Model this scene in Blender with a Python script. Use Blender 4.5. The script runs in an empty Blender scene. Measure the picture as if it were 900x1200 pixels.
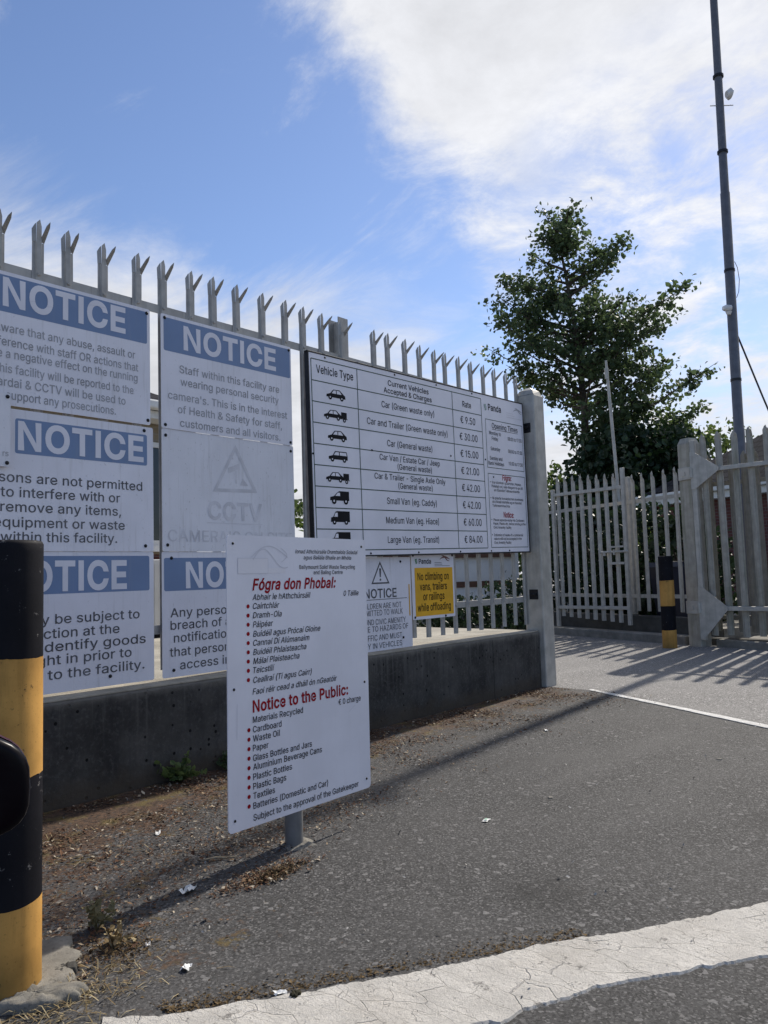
import bpy, bmesh, math, random
from mathutils import Vector, Matrix, Quaternion
R = math.radians
C = bpy.context.scene.collection
rnd = random.Random(7)

# ------------------------------------------------------------------ camera
cam_d = bpy.data.cameras.new('camera')
cam = bpy.data.objects.new('camera', cam_d); C.objects.link(cam)
cam_d.sensor_fit = 'VERTICAL'; cam_d.sensor_height = 24.0; cam_d.lens = 24.0 * 915 / 1200
cam_d.clip_start = 0.02; cam_d.clip_end = 2000
RM = ((0.6576671, 0.0407318, 0.7522067), (-0.7526912, 0.0759543, 0.6539778), (-0.0304957, -0.9962790, 0.0806111))
cam.matrix_world = Matrix(((RM[0][0], -RM[0][1], -RM[0][2], 0), (RM[1][0], -RM[1][1], -RM[1][2], 0),
                           (RM[2][0], -RM[2][1], -RM[2][2], 1.16), (0, 0, 0, 1)))
bpy.context.scene.camera = cam

# ------------------------------------------------------------------ sky, sun, exposure
SUN_AZ, SUN_EL = 4.8, 41.5            # azimuth counted from +X towards +Y
sd = Vector((math.cos(R(SUN_AZ)) * math.cos(R(SUN_EL)), math.sin(R(SUN_AZ)) * math.cos(R(SUN_EL)), math.sin(R(SUN_EL))))
sl = bpy.data.lights.new('sun', 'SUN'); sl.energy = 3.2; sl.angle = R(0.8); sl.color = (1.0, .93, .83)
so = bpy.data.objects.new('sun', sl); C.objects.link(so)
so.rotation_euler = sd.to_track_quat('Z', 'Y').to_euler(); so.location = sd * 60
sc = bpy.context.scene
sc.view_settings.view_transform = 'Standard'; sc.view_settings.look = 'None'
sc.view_settings.gamma = 1; sc.view_settings.use_curve_mapping = False
sc.view_settings.exposure = 0.54

W = bpy.data.worlds.new('World'); sc.world = W; W.use_nodes = True
wt = W.node_tree; wt.nodes.clear()
def wn(t, **k):
    n = wt.nodes.new(t)
    for a, b in k.items(): setattr(n, a, b)
    return n
def wlink(a, b): wt.links.new(a, b)
def wmath(op, a, b=None, c=None, clamp=False):
    n = wn('ShaderNodeMath', operation=op, use_clamp=clamp)
    for i, v in enumerate((a, b, c)):
        if v is None: continue
        if isinstance(v, (int, float)): n.inputs[i].default_value = v
        else: wlink(v, n.inputs[i])
    return n.outputs[0]
def wdot(vec, t):
    n = wn('ShaderNodeVectorMath', operation='DOT_PRODUCT'); wlink(vec, n.inputs[0]); n.inputs[1].default_value = t
    return n.outputs['Value']
def wsmooth(v, a, b):
    n = wn('ShaderNodeMapRange', interpolation_type='SMOOTHSTEP')
    wlink(v, n.inputs[0]); n.inputs[1].default_value = a; n.inputs[2].default_value = b
    return n.outputs[0]
sky = wn('ShaderNodeTexSky', sky_type='NISHITA'); sky.sun_disc = False
sky.sun_elevation = R(SUN_EL); sky.sun_rotation = R(90 - SUN_AZ)
sky.air_density = 1.0; sky.dust_density = 0.25; sky.ozone_density = 2.5
tc = wn('ShaderNodeTexCoord'); D = tc.outputs['Generated']
sep = wn('ShaderNodeSeparateXYZ'); wlink(D, sep.inputs[0])
zz = wmath('ADD', wmath('MAXIMUM', sep.outputs[2], 0.0), 0.22)
cmb = wn('ShaderNodeCombineXYZ')
wlink(wmath('DIVIDE', sep.outputs[0], zz), cmb.inputs[0]); wlink(wmath('DIVIDE', sep.outputs[1], zz), cmb.inputs[1])
def wnoise(scale, detail=8, rough=.6, dist=0.0, stretch=(1, 1, 1), rot=0.0, loc=(0, 0, 0)):
    mp = wn('ShaderNodeMapping'); wlink(cmb.outputs[0], mp.inputs[0])
    mp.inputs['Scale'].default_value = stretch; mp.inputs['Rotation'].default_value = (0, 0, rot); mp.inputs['Location'].default_value = loc
    n = wn('ShaderNodeTexNoise'); wlink(mp.outputs[0], n.inputs['Vector'])
    n.inputs['Scale'].default_value = scale; n.inputs['Detail'].default_value = detail
    n.inputs['Roughness'].default_value = rough; n.inputs['Distortion'].default_value = dist
    return n.outputs[0]
big = wnoise(1.3, 10, .62, .3)
fine = wnoise(5.0, 12, .68, .3, (1, .80, 1), R(35))
wisp = wnoise(2.6, 10, .68, .8, (1.0, .42, 1), R(-38), (3.1, 1.7, 0))
# the large bank of cloud on the sunny side of the sky
s1 = wdot(D, (.3125, -.808, .5))
e1 = wmath('ADD', wmath('ADD', s1, wmath('MULTIPLY', wmath('SUBTRACT', big, .5), .24)), wmath('MULTIPLY', wmath('SUBTRACT', fine, .5), .22))
bank = wsmooth(e1, -.02, .085)
gap = wsmooth(wdot(D, (.888, .296, .352)), .962, .996)
gapn = wmath('MULTIPLY', gap, wsmooth(wmath('ADD', fine, wmath('MULTIPLY', big, .6)), .96, .64))
bank = wmath('MULTIPLY', bank, wmath('SUBTRACT', 1.0, wmath('MULTIPLY', gapn, .9)))
bank = wmath('MULTIPLY', bank, wsmooth(wdot(D, (.80, .24, .55)), .35, .66))
# low wisps over the fence
s2 = wdot(D, (.009, .445, -.895))
low = wmath('MULTIPLY', wsmooth(wdot(D, (.70, .70, .1)), .1, .55), wsmooth(wmath('ADD', s2, wmath('MULTIPLY', wmath('SUBTRACT', wisp, .5), .36)), -.06, .12), .85)
# thin streaks scattered in the blue
st = wmath('MULTIPLY', wsmooth(wmath('ADD', wisp, wmath('MULTIPLY', fine, .35)), .70, .95), .55)
cov = wmath('MAXIMUM', wmath('MAXIMUM', bank, low), st)
toward = wsmooth(wdot(D, tuple(sd)), .35, 1.0)
shade = wmath('MULTIPLY_ADD', wmath('SUBTRACT', big, .5), -2.4, wmath('MULTIPLY_ADD', wmath('SUBTRACT', fine, .5), 2.6, wmath('MULTIPLY_ADD', toward, .9, 3.75)))
ccol = wn('ShaderNodeVectorMath', operation='SCALE'); ccol.inputs[0].default_value = (.965, .98, 1.03); wlink(shade, ccol.inputs['Scale'])
tint = wn('ShaderNodeVectorMath', operation='MULTIPLY'); wlink(sky.outputs[0], tint.inputs[0]); tint.inputs[1].default_value = (.70, .695, .765)
mx = wn('ShaderNodeMix', data_type='RGBA')
wlink(cov, mx.inputs[0]); wlink(tint.outputs[0], mx.inputs[6]); wlink(ccol.outputs[0], mx.inputs[7])
bg = wn('ShaderNodeBackground'); bg.inputs[1].default_value = 0.13; wlink(mx.outputs[2], bg.inputs[0])
wo = wn('ShaderNodeOutputWorld'); wlink(bg.outputs[0], wo.inputs[0])

# ------------------------------------------------------------------ materials
def srgb(h):
    h = h.lstrip('#'); out = []
    for i in (0, 2, 4):
        c = int(h[i:i + 2], 16) / 255
        out.append(c / 12.92 if c <= .04045 else ((c + .055) / 1.055) ** 2.4)
    return tuple(out)
class NT:
    def __init__(s, name):
        s.m = bpy.data.materials.new(name); s.m.use_nodes = True; s.t = s.m.node_tree
        s.b = s.t.nodes['Principled BSDF']; s.tc = s.n('ShaderNodeTexCoord')
    def n(s, t, **k):
        q = s.t.nodes.new(t)
        for a, b in k.items(): setattr(q, a, b)
        return q
    def set(s, sock, v):
        if hasattr(v, 'is_linked') or hasattr(v, 'links'): s.t.links.new(v, sock)
        elif isinstance(v, tuple) and len(v) == 3 and sock.type == 'RGBA': sock.default_value = (*v, 1)
        else: sock.default_value = v
    def coord(s, scale=(1, 1, 1), rand=True, world=False):
        mp = s.n('ShaderNodeMapping'); mp.inputs['Scale'].default_value = scale
        if world:
            g = s.n('ShaderNodeNewGeometry'); s.t.links.new(g.outputs['Position'], mp.inputs[0])
        else:
            s.t.links.new(s.tc.outputs['Object'], mp.inputs[0])
        if rand and not world:
            oi = s.n('ShaderNodeObjectInfo'); mu = s.n('ShaderNodeMath', operation='MULTIPLY'); mu.inputs[1].default_value = 37.0
            s.t.links.new(oi.outputs['Random'], mu.inputs[0])
            cb = s.n('ShaderNodeCombineXYZ')
            for i in range(3): s.t.links.new(mu.outputs[0], cb.inputs[i])
            s.t.links.new(cb.outputs[0], mp.inputs['Location'])
        return mp.outputs[0]
    def noise(s, vec, scale, detail=5, rough=.55, dist=0):
        q = s.n('ShaderNodeTexNoise'); s.t.links.new(vec, q.inputs['Vector'])
        q.inputs['Scale'].default_value = scale; q.inputs['Detail'].default_value = detail
        q.inputs['Roughness'].default_value = rough; q.inputs['Distortion'].default_value = dist
        return q.outputs[0]
    def vor(s, vec, scale, feature='F1', out='Distance', rand=1.0):
        q = s.n('ShaderNodeTexVoronoi', feature=feature); s.t.links.new(vec, q.inputs['Vector'])
        q.inputs['Scale'].default_value = scale; q.inputs['Randomness'].default_value = rand
        return q.outputs[out]
    def ramp(s, v, a, b, smooth=True):
        q = s.n('ShaderNodeMapRange', interpolation_type='SMOOTHSTEP' if smooth else 'LINEAR')
        s.t.links.new(v, q.inputs[0]); q.inputs[1].default_value = a; q.inputs[2].default_value = b
        return q.outputs[0]
    def math(s, op, a, b=None, clamp=False):
        q = s.n('ShaderNodeMath', operation=op, use_clamp=clamp)
        s.set(q.inputs[0], a)
        if b is not None: s.set(q.inputs[1], b)
        return q.outputs[0]
    def mix(s, f, a, b, blend='MIX'):
        q = s.n('ShaderNodeMix', data_type='RGBA', blend_type=blend)
        s.set(q.inputs[0], f); s.set(q.inputs[6], a); s.set(q.inputs[7], b)
        return q.outputs[2]
    def bump(s, h, dist=.002, strength=.6, prev=None):
        q = s.n('ShaderNodeBump'); q.inputs['Strength'].default_value = strength; q.inputs['Distance'].default_value = dist
        s.t.links.new(h, q.inputs['Height'])
        if prev is not None: s.t.links.new(prev, q.inputs['Normal'])
        s.t.links.new(q.outputs[0], s.b.inputs['Normal']); return q.outputs[0]
    def done(s, col, rough=.6, metal=0.0, spec=None):
        s.set(s.b.inputs['Base Color'], col); s.set(s.b.inputs['Roughness'], rough); s.set(s.b.inputs['Metallic'], metal)
        if spec is not None: s.b.inputs['Specular IOR Level'].default_value = spec
        return s.m
def mul(c, k): return tuple(min(1, x * k) for x in c)

def surf(name, c, rough=.6, var=.15, scale=6, metal=0.0, dirt=None, dirt_amt=.0, dirt_scale=3, bump=0.0, bscale=60, world=False, spec=None):
    s = NT(name); v = s.coord(world=world)
    col = s.mix(s.ramp(s.noise(v, scale, 6), .3, .7), mul(c, 1 - var), mul(c, 1 + var * .6))
    if dirt is not None:
        d = s.math('MULTIPLY', s.ramp(s.noise(v, dirt_scale, 8, .65), .48, .72), dirt_amt)
        col = s.mix(d, col, dirt)
    if bump: s.bump(s.noise(v, bscale, 4), .003, bump)
    return s.done(col, rough, metal, spec)
def flat(name, c, rough=.5): return surf(name, c, rough, .08, 9)

def m_panel(name, c, streak=.35, speck=.3):
    "sheet sign panel: fine grime, vertical run-off streaks, tiny specks"
    s = NT(name); v = s.coord()
    col = s.mix(s.ramp(s.noise(v, 3, 6), .3, .7), mul(c, .93), mul(c, 1.03))
    st = s.noise(s.coord((14, 14, .9)), 3.0, 6, .6)
    col = s.mix(s.math('MULTIPLY', s.ramp(st, .52, .8), streak), col, mul((.42, .40, .38), .9))
    sp = s.noise(s.coord((1, 1, .6)), 70, 3, .7)
    col = s.mix(s.math('MULTIPLY', s.ramp(sp, .62, .74), speck), col, (.24, .22, .21))
    return s.done(col, .42)
def m_galv(name, c, green=0.0, rough=.5, metal=.15):
    s = NT(name); v = s.coord()
    col = s.mix(s.ramp(s.noise(v, 9, 6, .6), .3, .7), mul(c, .82), mul(c, 1.1))
    st = s.noise(s.coord((22, 22, .7)), 2.2, 6, .65)
    col = s.mix(s.math('MULTIPLY', s.ramp(st, .5, .78), .55), col, mul(c, .55))
    col = s.mix(s.math('MULTIPLY', s.ramp(s.noise(s.coord((3, 3, 1.2)), 3, 9, .7), .64, .74), .30), col, (.15, .085, .05))
    if green: col = s.mix(s.math('MULTIPLY', s.ramp(s.noise(s.coord((6, 6, .5)), 2, 6, .6), .45, .7), green), col, (.12, .13, .075))
    s.bump(s.noise(v, 140, 3), .0015, .3)
    return s.done(col, rough, metal)

def m_tarmac(name, c, light, moss=True):
    s = NT(name); v = s.coord(world=True)
    st = s.vor(v, 150); cc = s.vor(v, 150, out='Color'); sepc = s.n('ShaderNodeSeparateColor'); s.t.links.new(cc, sepc.inputs[0])
    col = s.mix(sepc.outputs[0], mul(c, .35), mul(c, 1.65))
    col = s.mix(s.math('MULTIPLY', s.ramp(sepc.outputs[1], .84, .90), .75), col, mul(light, 1.5))
    col = s.mix(s.math('MULTIPLY', s.ramp(sepc.outputs[2], .80, .9), .8), col, mul(c, .25))
    col = s.mix(s.math('MULTIPLY', s.ramp(s.noise(v, 55, 4, .7), .45, .7), .35), col, mul(c, .5))
    c5 = s.vor(v, 60, out='Color'); sp5 = s.n('ShaderNodeSeparateColor'); s.t.links.new(c5, sp5.inputs[0])
    col = s.mix(s.math('MULTIPLY', s.ramp(sp5.outputs[1], .975, .985), .6), col, mul(light, 2.0))
    big = s.ramp(s.noise(v, 1.1, 6, .6), .32, .7)
    col = s.mix(s.math('MULTIPLY', big, .35), col, mul(light, .75))
    dk = s.ramp(s.noise(v, .55, 7, .62), .55, .72)
    col = s.mix(s.math('MULTIPLY', dk, .3), col, mul(c, .5))
    lg = s.ramp(s.noise(s.coord((.35, 1.6, 1), world=True), .9, 5, .6), .5, .7); col = s.mix(s.math('MULTIPLY', lg, .30), col, mul(light, .95))
    oil = s.ramp(s.vor(v, .75), .16, .05); col = s.mix(s.math('MULTIPLY', s.math('MULTIPLY', oil, s.noise(v, 6, 5)), .8), col, mul(c, .35))
    if moss:
        g = s.n('ShaderNodeNewGeometry'); sp = s.n('ShaderNodeSeparateXYZ'); s.t.links.new(g.outputs['Position'], sp.inputs[0])
        # soil and dead moss: thick at the foot of the wall and round the bollard, broken patches in between
        near_wall = s.ramp(sp.outputs[1], 2.75, 4.0)
        left = s.math('MULTIPLY', s.ramp(sp.outputs[0], 3.0, 1.2), s.ramp(sp.outputs[1], 1.5, 2.4))
        dens = s.math('ADD', s.math('MULTIPLY', near_wall, .37), s.math('MULTIPLY', left, .24))
        dens = s.math('MULTIPLY', dens, s.ramp(sp.outputs[0], 7.6, 6.6))
        n1 = s.noise(v, 4.5, 10, .74, .5); n2 = s.noise(v, 38, 7, .75)
        f = s.math('ADD', s.math('ADD', n1, s.math('MULTIPLY', s.math('SUBTRACT', n2, .5), 1.0)), dens)
        soil = s.mix(s.ramp(s.noise(v, 40, 4), .35, .65), (.040, .024, .016), (.125, .070, .040))
        soil = s.mix(s.ramp(s.noise(v, 6, 5), .5, .66), soil, (.13, .093, .028))
        m = s.ramp(f, .74, .86)
        col = s.mix(s.math('MULTIPLY', m, .85), col, soil)
    h = s.math('ADD', s.math('MULTIPLY', sepc.outputs[0], .35), s.noise(v, 75, 6, .75))
    s.bump(h, .006, .8)
    return s.done(col, .82, 0, .3)

def m_paintline(name, c, crack=1.0, wear=.3):
    s = NT(name); v = s.coord(world=True)
    col = s.mix(s.ramp(s.noise(v, 7, 8, .65), .3, .7), mul(c, .78), mul(c, 1.08))
    wob = s.n('ShaderNodeMix', data_type='VECTOR'); 
    nz = s.n('ShaderNodeTexNoise'); s.t.links.new(v, nz.inputs['Vector']); nz.inputs['Scale'].default_value = 9; nz.inputs['Detail'].default_value = 5
    wob.inputs[0].default_value = .06; s.t.links.new(v, wob.inputs[4]); s.t.links.new(nz.outputs['Color'], wob.inputs[5])
    mp = s.n('ShaderNodeMapping'); s.t.links.new(wob.outputs[1], mp.inputs[0]); mp.inputs['Rotation'].default_value = (0, 0, R(33)); mp.inputs['Scale'].default_value = (1.9, .55, 1)
    e = s.vor(mp.outputs[0], 6.5, 'DISTANCE_TO_EDGE'); e2 = s.vor(mp.outputs[0], 24, 'DISTANCE_TO_EDGE')
    ck = s.math('MAXIMUM', s.ramp(e, .012, .002), s.math('MULTIPLY', s.ramp(e2, .016, .003), s.ramp(s.noise(v, 7, 4), .42, .58)))
    col = s.mix(s.math('MULTIPLY', ck, .75 * crack), col, (.10, .09, .08))
    pit = s.ramp(s.noise(v, 75, 5, .75), .56, .70)
    col = s.mix(s.math('MULTIPLY', pit, wear), col, (.20, .18, .155))
    col = s.mix(s.math('MULTIPLY', s.ramp(s.noise(v, 2.2, 6), .5, .75), .45), col, (.36, .32, .27))
    hole = s.ramp(s.math('ADD', s.noise(v, 11, 9, .74), s.math('MULTIPLY', s.noise(v, 120, 3, .7), .25)), .72, .79)
    col = s.mix(s.math('MULTIPLY', hole, wear), col, (.085, .078, .07))
    sg_ = s.noise(v, 170, 4, .75); col = s.mix(s.math('MULTIPLY', s.ramp(sg_, .45, .75), .35), col, mul(c, .45))
    s.bump(s.math('SUBTRACT', s.math('ADD', s.noise(v, 60, 6, .75), s.math('MULTIPLY', sg_, .6)), s.math('MULTIPLY', ck, 1.0)), .009, .8)
    return s.done(col, .75)

def m_wall(name):
    s = NT(name); v = s.coord(world=True)
    g = s.n('ShaderNodeNewGeometry'); sp = s.n('ShaderNodeSeparateXYZ'); s.t.links.new(g.outputs['Position'], sp.inputs[0])
    col = s.mix(s.ramp(s.noise(v, 2.4, 8, .62), .3, .72), (.031, .030, .029), (.100, .096, .089))
    st = s.noise(s.coord((9, 9, .5), world=True), 1.6, 7, .65)
    col = s.mix(s.math('MULTIPLY', s.ramp(st, .45, .75), .6), col, (.030, .030, .033))
    fl = s.noise(v, 42, 6, .75)
    col = s.mix(s.math('MULTIPLY', s.ramp(fl, .48, .72), .6), col, (.135, .13, .125))
    pv = s.vor(v, 17, out='Distance'); pc = s.vor(v, 17, out='Color'); sc_ = s.n('ShaderNodeSeparateColor'); s.t.links.new(pc, sc_.inputs[0])
    pore = s.math('MULTIPLY', s.ramp(s.math('SUBTRACT', pv, s.math('MULTIPLY', sc_.outputs[1], .07)), .16, .09), s.ramp(sc_.outputs[0], .50, .54))
    col = s.mix(pore, col, (.008, .008, .009))
    lowz = s.ramp(s.math('ADD', sp.outputs[2], s.math('MULTIPLY', s.noise(v, 9, 6, .7), -.22)), .06, -.08)
    col = s.mix(s.math('MULTIPLY', lowz, .7), col, (.075, .058, .042))
    jx = s.math('ABSOLUTE', s.math('SUBTRACT', s.math('FRACT', s.math('DIVIDE', sp.outputs[0], 2.44)), .5)); joint = s.ramp(jx, .0022, .0012)
    col = s.mix(s.math('MULTIPLY', joint, .8), col, (.01, .01, .01))
    rn = s.math('MULTIPLY', s.ramp(s.noise(s.coord((26, 26, .8), world=True), 1.2, 4), .56, .70), s.ramp(sp.outputs[2], .10, .55))
    col = s.mix(s.math('MULTIPLY', rn, .45), col, (.15, .145, .135))
    hi = s.ramp(s.math('ADD', sp.outputs[2], s.math('MULTIPLY', s.noise(v, 14, 5), .07)), .525, .60)
    col = s.mix(s.math('MULTIPLY', hi, .7), col, (.22, .205, .18))
    s.bump(s.math('SUBTRACT', s.noise(v, 55, 6, .7), pore), .01, .55)
    return s.done(col, .9, 0, .2)

def m_concrete(name, c, scale=3.0, grain=.5):
    s = NT(name); v = s.coord(world=True)
    col = s.mix(s.ramp(s.noise(v, scale, 8, .65), .3, .7), mul(c, .68), mul(c, 1.12))
    col = s.mix(s.math('MULTIPLY', s.ramp(s.noise(v, 60, 5, .75), .5, .72), grain), col, mul(c, .45))
    s.bump(s.noise(v, 70, 6, .7), .006, .5)
    return s.done(col, .9, 0, .2)

def m_leaf(name, dark, light, trans=.25, rough=.5):
    s = NT(name); g = s.n('ShaderNodeNewGeometry')
    r = g.outputs['Random Per Island']
    col = s.mix(r, dark, light)
    v = s.coord()
    col = s.mix(s.ramp(s.noise(v, .9, 4), .35, .65), mul(dark, .9), col)
    s.done(col, rough, 0, .35)
    tr = s.n('ShaderNodeBsdfTranslucent'); s.set(tr.inputs[0], s.mix(.5, col, mul(light, 1.6)))
    mixs = s.n('ShaderNodeMixShader'); mixs.inputs[0].default_value = trans
    s.t.links.new(s.b.outputs[0], mixs.inputs[1]); s.t.links.new(tr.outputs[0], mixs.inputs[2])
    out = s.t.nodes['Material Output']; s.t.links.new(mixs.outputs[0], out.inputs[0])
    return s.m
def m_island(name, stops, rough=.85):
    "stuff whose bits each take one of a few colours"
    s = NT(name); g = s.n('ShaderNodeNewGeometry'); q = s.n('ShaderNodeValToRGB'); s.t.links.new(g.outputs['Random Per Island'], q.inputs[0])
    e = q.color_ramp.elements
    while len(e) < len(stops): e.new(.5)
    for i, (p, c) in enumerate(stops): e[i].position = p; e[i].color = (*c, 1)
    return s.done(q.outputs[0], rough, 0, .2)
def m_bollard(name, c, chip, amt):
    s = NT(name); v = s.coord()
    col = s.mix(s.ramp(s.noise(v, 4, 7, .6), .3, .72), mul(c, .70), mul(c, 1.12))
    st = s.noise(s.coord((9, 9, .8)), 3, 7, .65)
    col = s.mix(s.math('MULTIPLY', s.ramp(st, .48, .75), .45), col, mul(c, .45))
    n = s.noise(v, 34, 6, .75)
    col = s.mix(s.math('MULTIPLY', s.ramp(n, .63, .68), amt), col, chip)
    sc2 = s.noise(s.coord((1, 1, 2.2)), 6, 9, .72); col = s.mix(s.math('MULTIPLY', s.ramp(sc2, .665, .69), amt * .8), col, chip)
    wz = s.n('ShaderNodeSeparateXYZ'); s.t.links.new(s.tc.outputs['Object'], wz.inputs[0]); col = s.mix(s.math('MULTIPLY', s.ramp(s.math('ADD', wz.outputs[2], s.math('MULTIPLY', s.noise(v, 7, 6), .3)), .34, .08), .55), col, (.085, .075, .03))
    sp = s.noise(v, 150, 3, .6)
    col = s.mix(s.math('MULTIPLY', s.ramp(sp, .60, .72), .45), col, mul(c, .4))
    s.bump(n, .003, .25)
    return s.done(col, .65, 0, .10)
def m_brick(name, c1, c2, mortar, sx=1.0):
    s = NT(name); 
    mp = s.n('ShaderNodeMapping'); s.t.links.new(s.tc.outputs['Object'], mp.inputs[0]); mp.inputs['Rotation'].default_value = (R(90), 0, 0)
    b = s.n('ShaderNodeTexBrick'); s.t.links.new(mp.outputs[0], b.inputs['Vector'])
    s.set(b.inputs['Color1'], c1); s.set(b.inputs['Color2'], c2); s.set(b.inputs['Mortar'], mortar)
    b.inputs['Scale'].default_value = 1; b.inputs['Brick Width'].default_value = .225; b.inputs['Row Height'].default_value = .075; b.inputs['Mortar Size'].default_value = .006
    v = s.coord(); col = s.mix(s.math('MULTIPLY', s.noise(v, 2, 5), .5), b.outputs[0], mul(c1, .5))
    return s.done(col, .85)

WHITE = (.80, .80, .80)
M = {}
M['panel'] = m_panel('weathered sign panel', (.79, .775, .835))
M['panel_worn'] = m_panel('worn sign panel', (.755, .745, .79), .40, .55)
M['panel_clean'] = m_panel('clean sign panel', (.80, .785, .845), .06, .06)
M['blue'] = m_panel('faded blue print', (.155, .235, .405), .22, .25)
M['blue_text'] = surf('panel showing through blue', (.755, .74, .80), .45, .05, 5)
M['grey_text'] = surf('faded grey print', (.34, .34, .365), .5, .25, 4)
M['grey_dark'] = surf('grey print', (.12, .12, .13), .55, .3, 5, spec=.15)
M['ghost'] = surf('almost vanished print', (.655, .645, .685), .5, .2, 6)
M['ghost_light'] = surf('ghost of a logo', (.64, .63, .68), .5, .04, 6)
M['ghost_cream'] = surf('cream ghost of a logo', (.80, .775, .815), .5, .03, 6)
M['black_text'] = surf('black print', (.014, .014, .017), .6, .2, 9, spec=.1)
M['red_text'] = surf('dark red print', (.34, .007, .014), .6, .15, 9, spec=.1)
M['green_line'] = surf('dark green rule', (.02, .06, .045), .5, .2, 9)
M['green_logo'] = surf('green print', (.05, .22, .09), .5, .1, 9)
M['green_faded'] = surf('faded green print', (.28, .38, .34), .5, .1, 9)
M['yellow_print'] = surf('amber yellow print', (.80, .42, .012), .45, .1, 4, dirt=(.45, .25, .03), dirt_amt=.4)
M['brown_logo'] = surf('brown print', (.17, .055, .045), .5, .1, 9)
M['bolt'] = surf('blackened bolt', (.025, .025, .028), .45, .2, 30, metal=.6)
M['galv'] = m_galv('weathered galvanised steel', (.40, .385, .36))
M['galv_light'] = m_galv('pale galvanised steel', (.46, .44, .40), .18)
M['galv_green'] = m_galv('mossy galvanised steel', (.36, .34, .295), .5)
M['galv_back'] = m_galv('dirty galvanised steel', (.25, .24, .215), .5)
M['post_steel'] = m_galv('grey steel post', (.19, .19, .19))
M['mast'] = m_galv('dull grey mast', (.125, .13, .148), 0, .55, .2)
M['tarmac'] = m_tarmac('forecourt tarmac', (.060, .0585, .058), (.135, .131, .128))
M['road'] = m_tarmac('bleached road tarmac', (.20, .193, .186), (.345, .333, .32), False)
M['thick_line'] = m_paintline('old thermoplastic paint', (.62, .59, .54), .26, .7)
M['thin_line'] = m_paintline('white road paint', (.74, .73, .70), .3, .25)
M['wall'] = m_wall('grimy concrete wall')
M['coping'] = m_concrete('pale concrete', (.40, .365, .30), 3.2, .55)
M['yard'] = m_concrete('pale yard concrete', (.42, .395, .34), 2.0, .5)
M['footing'] = m_concrete('broken concrete', (.24, .225, .195), 14, .9)
M['kerb'] = m_concrete('kerb concrete', (.25, .24, .215), 5, .5)
M['plinth'] = m_concrete('dark plinth concrete', (.085, .082, .075), 4, .5)
M['boll_black'] = m_bollard('black bollard paint', (.012, .012, .016), (.28, .27, .26), .55)
M['boll_yellow'] = m_bollard('ochre bollard paint', (.55, .30, .085), (.06, .045, .03), .8)
M['brick'] = m_brick('red brick', (.16, .052, .042), (.11, .040, .035), (.17, .15, .14))
M['brick_buff'] = m_brick('buff brick', (.30, .25, .17), (.26, .21, .15), (.3, .28, .25))
M['slate'] = m_brick('dark roof slate', (.040, .040, .046), (.060, .058, .062), (.015, .015, .016)); M['slate'].node_tree.nodes['Principled BSDF'].inputs['Specular IOR Level'].default_value = .03; M['slate'].node_tree.nodes['Principled BSDF'].inputs['Roughness'].default_value = .95
for _n in M['slate'].node_tree.nodes:
    if _n.type == 'TEX_BRICK': _n.inputs['Row Height'].default_value = .16; _n.inputs['Brick Width'].default_value = .3; _n.inputs['Mortar Size'].default_value = .012
M['upvc'] = surf('white gutter plastic', (.70, .70, .68), .4, .1, 3, dirt=(.3, .29, .27), dirt_amt=.4)
M['white_wall'] = surf('white rendered wall', (.80, .78, .73), .8, .12, 1.5)
M['brown_wood'] = surf('brown timber', (.13, .06, .035), .6, .25, 5)
M['glass'] = surf('dark window glass', (.02, .025, .028), .08, .1, 3)
M['car_red'] = surf('dark red car paint', (.045, .003, .006), .25, .03, 3, spec=.3)
M['car_black'] = surf('black plastic trim', (.004, .003, .005), .30, .1, 20, spec=.12)
M['mirror_glass'] = surf('mirror glass', (.75, .75, .78), .03, .02, 3, metal=1.0)
M['bin'] = surf('navy plastic bin', (.010, .014, .035), .4, .1, 5)
M['bark'] = surf('grey brown bark', (.075, .06, .048), .9, .4, 9, bump=.6)
M['leaf_tree'] = m_leaf('dark green leaves', (.034, .060, .026), (.115, .165, .070), .34)
M['leaf_dark'] = m_leaf('very dark leaves', (.012, .028, .011), (.030, .058, .020), .15)
M['leaf_light'] = m_leaf('yellow green leaves', (.055, .095, .022), (.13, .18, .045), .30)
M['leaf_weed'] = m_leaf('weed leaves', (.10, .15, .045), (.20, .25, .09), .35)
M['leaf_dry'] = m_leaf('pale dry weed leaves', (.16, .15, .075), (.30, .27, .15), .3)
M['litter'] = m_island('dead leaf litter', [(0, (.040, .020, .012)), (.40, (.095, .046, .026)), (.72, (.16, .085, .047)), (.85, (.27, .19, .11)), (.97, (.46, .40, .31))])
M['grass_dry'] = m_island('dry grass blades', [(0, (.14, .095, .045)), (.5, (.25, .19, .095)), (.9, (.40, .33, .20))])
M['moss'] = m_island('brown moss tufts', [(0, (.055, .036, .018)), (.6, (.12, .080, .036)), (1, (.19, .13, .065))])
M['grit'] = m_island('pale grit', [(0, (.09, .085, .08)), (.5, (.20, .19, .18)), (.9, (.45, .43, .40))])
M['paper'] = surf('white paper', (.74, .74, .72), .7, .1, 20)
M['paper_green'] = surf('green printed card', (.25, .42, .32), .6, .1, 20)
M['twig'] = surf('dry twig', (.30, .24, .16), .8, .3, 30)
M['white_unit'] = surf('off white camera housing', (.66, .66, .66), .4, .08, 9)
M['cable'] = surf('black cable', (.02, .02, .022), .5, .1, 9)

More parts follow.
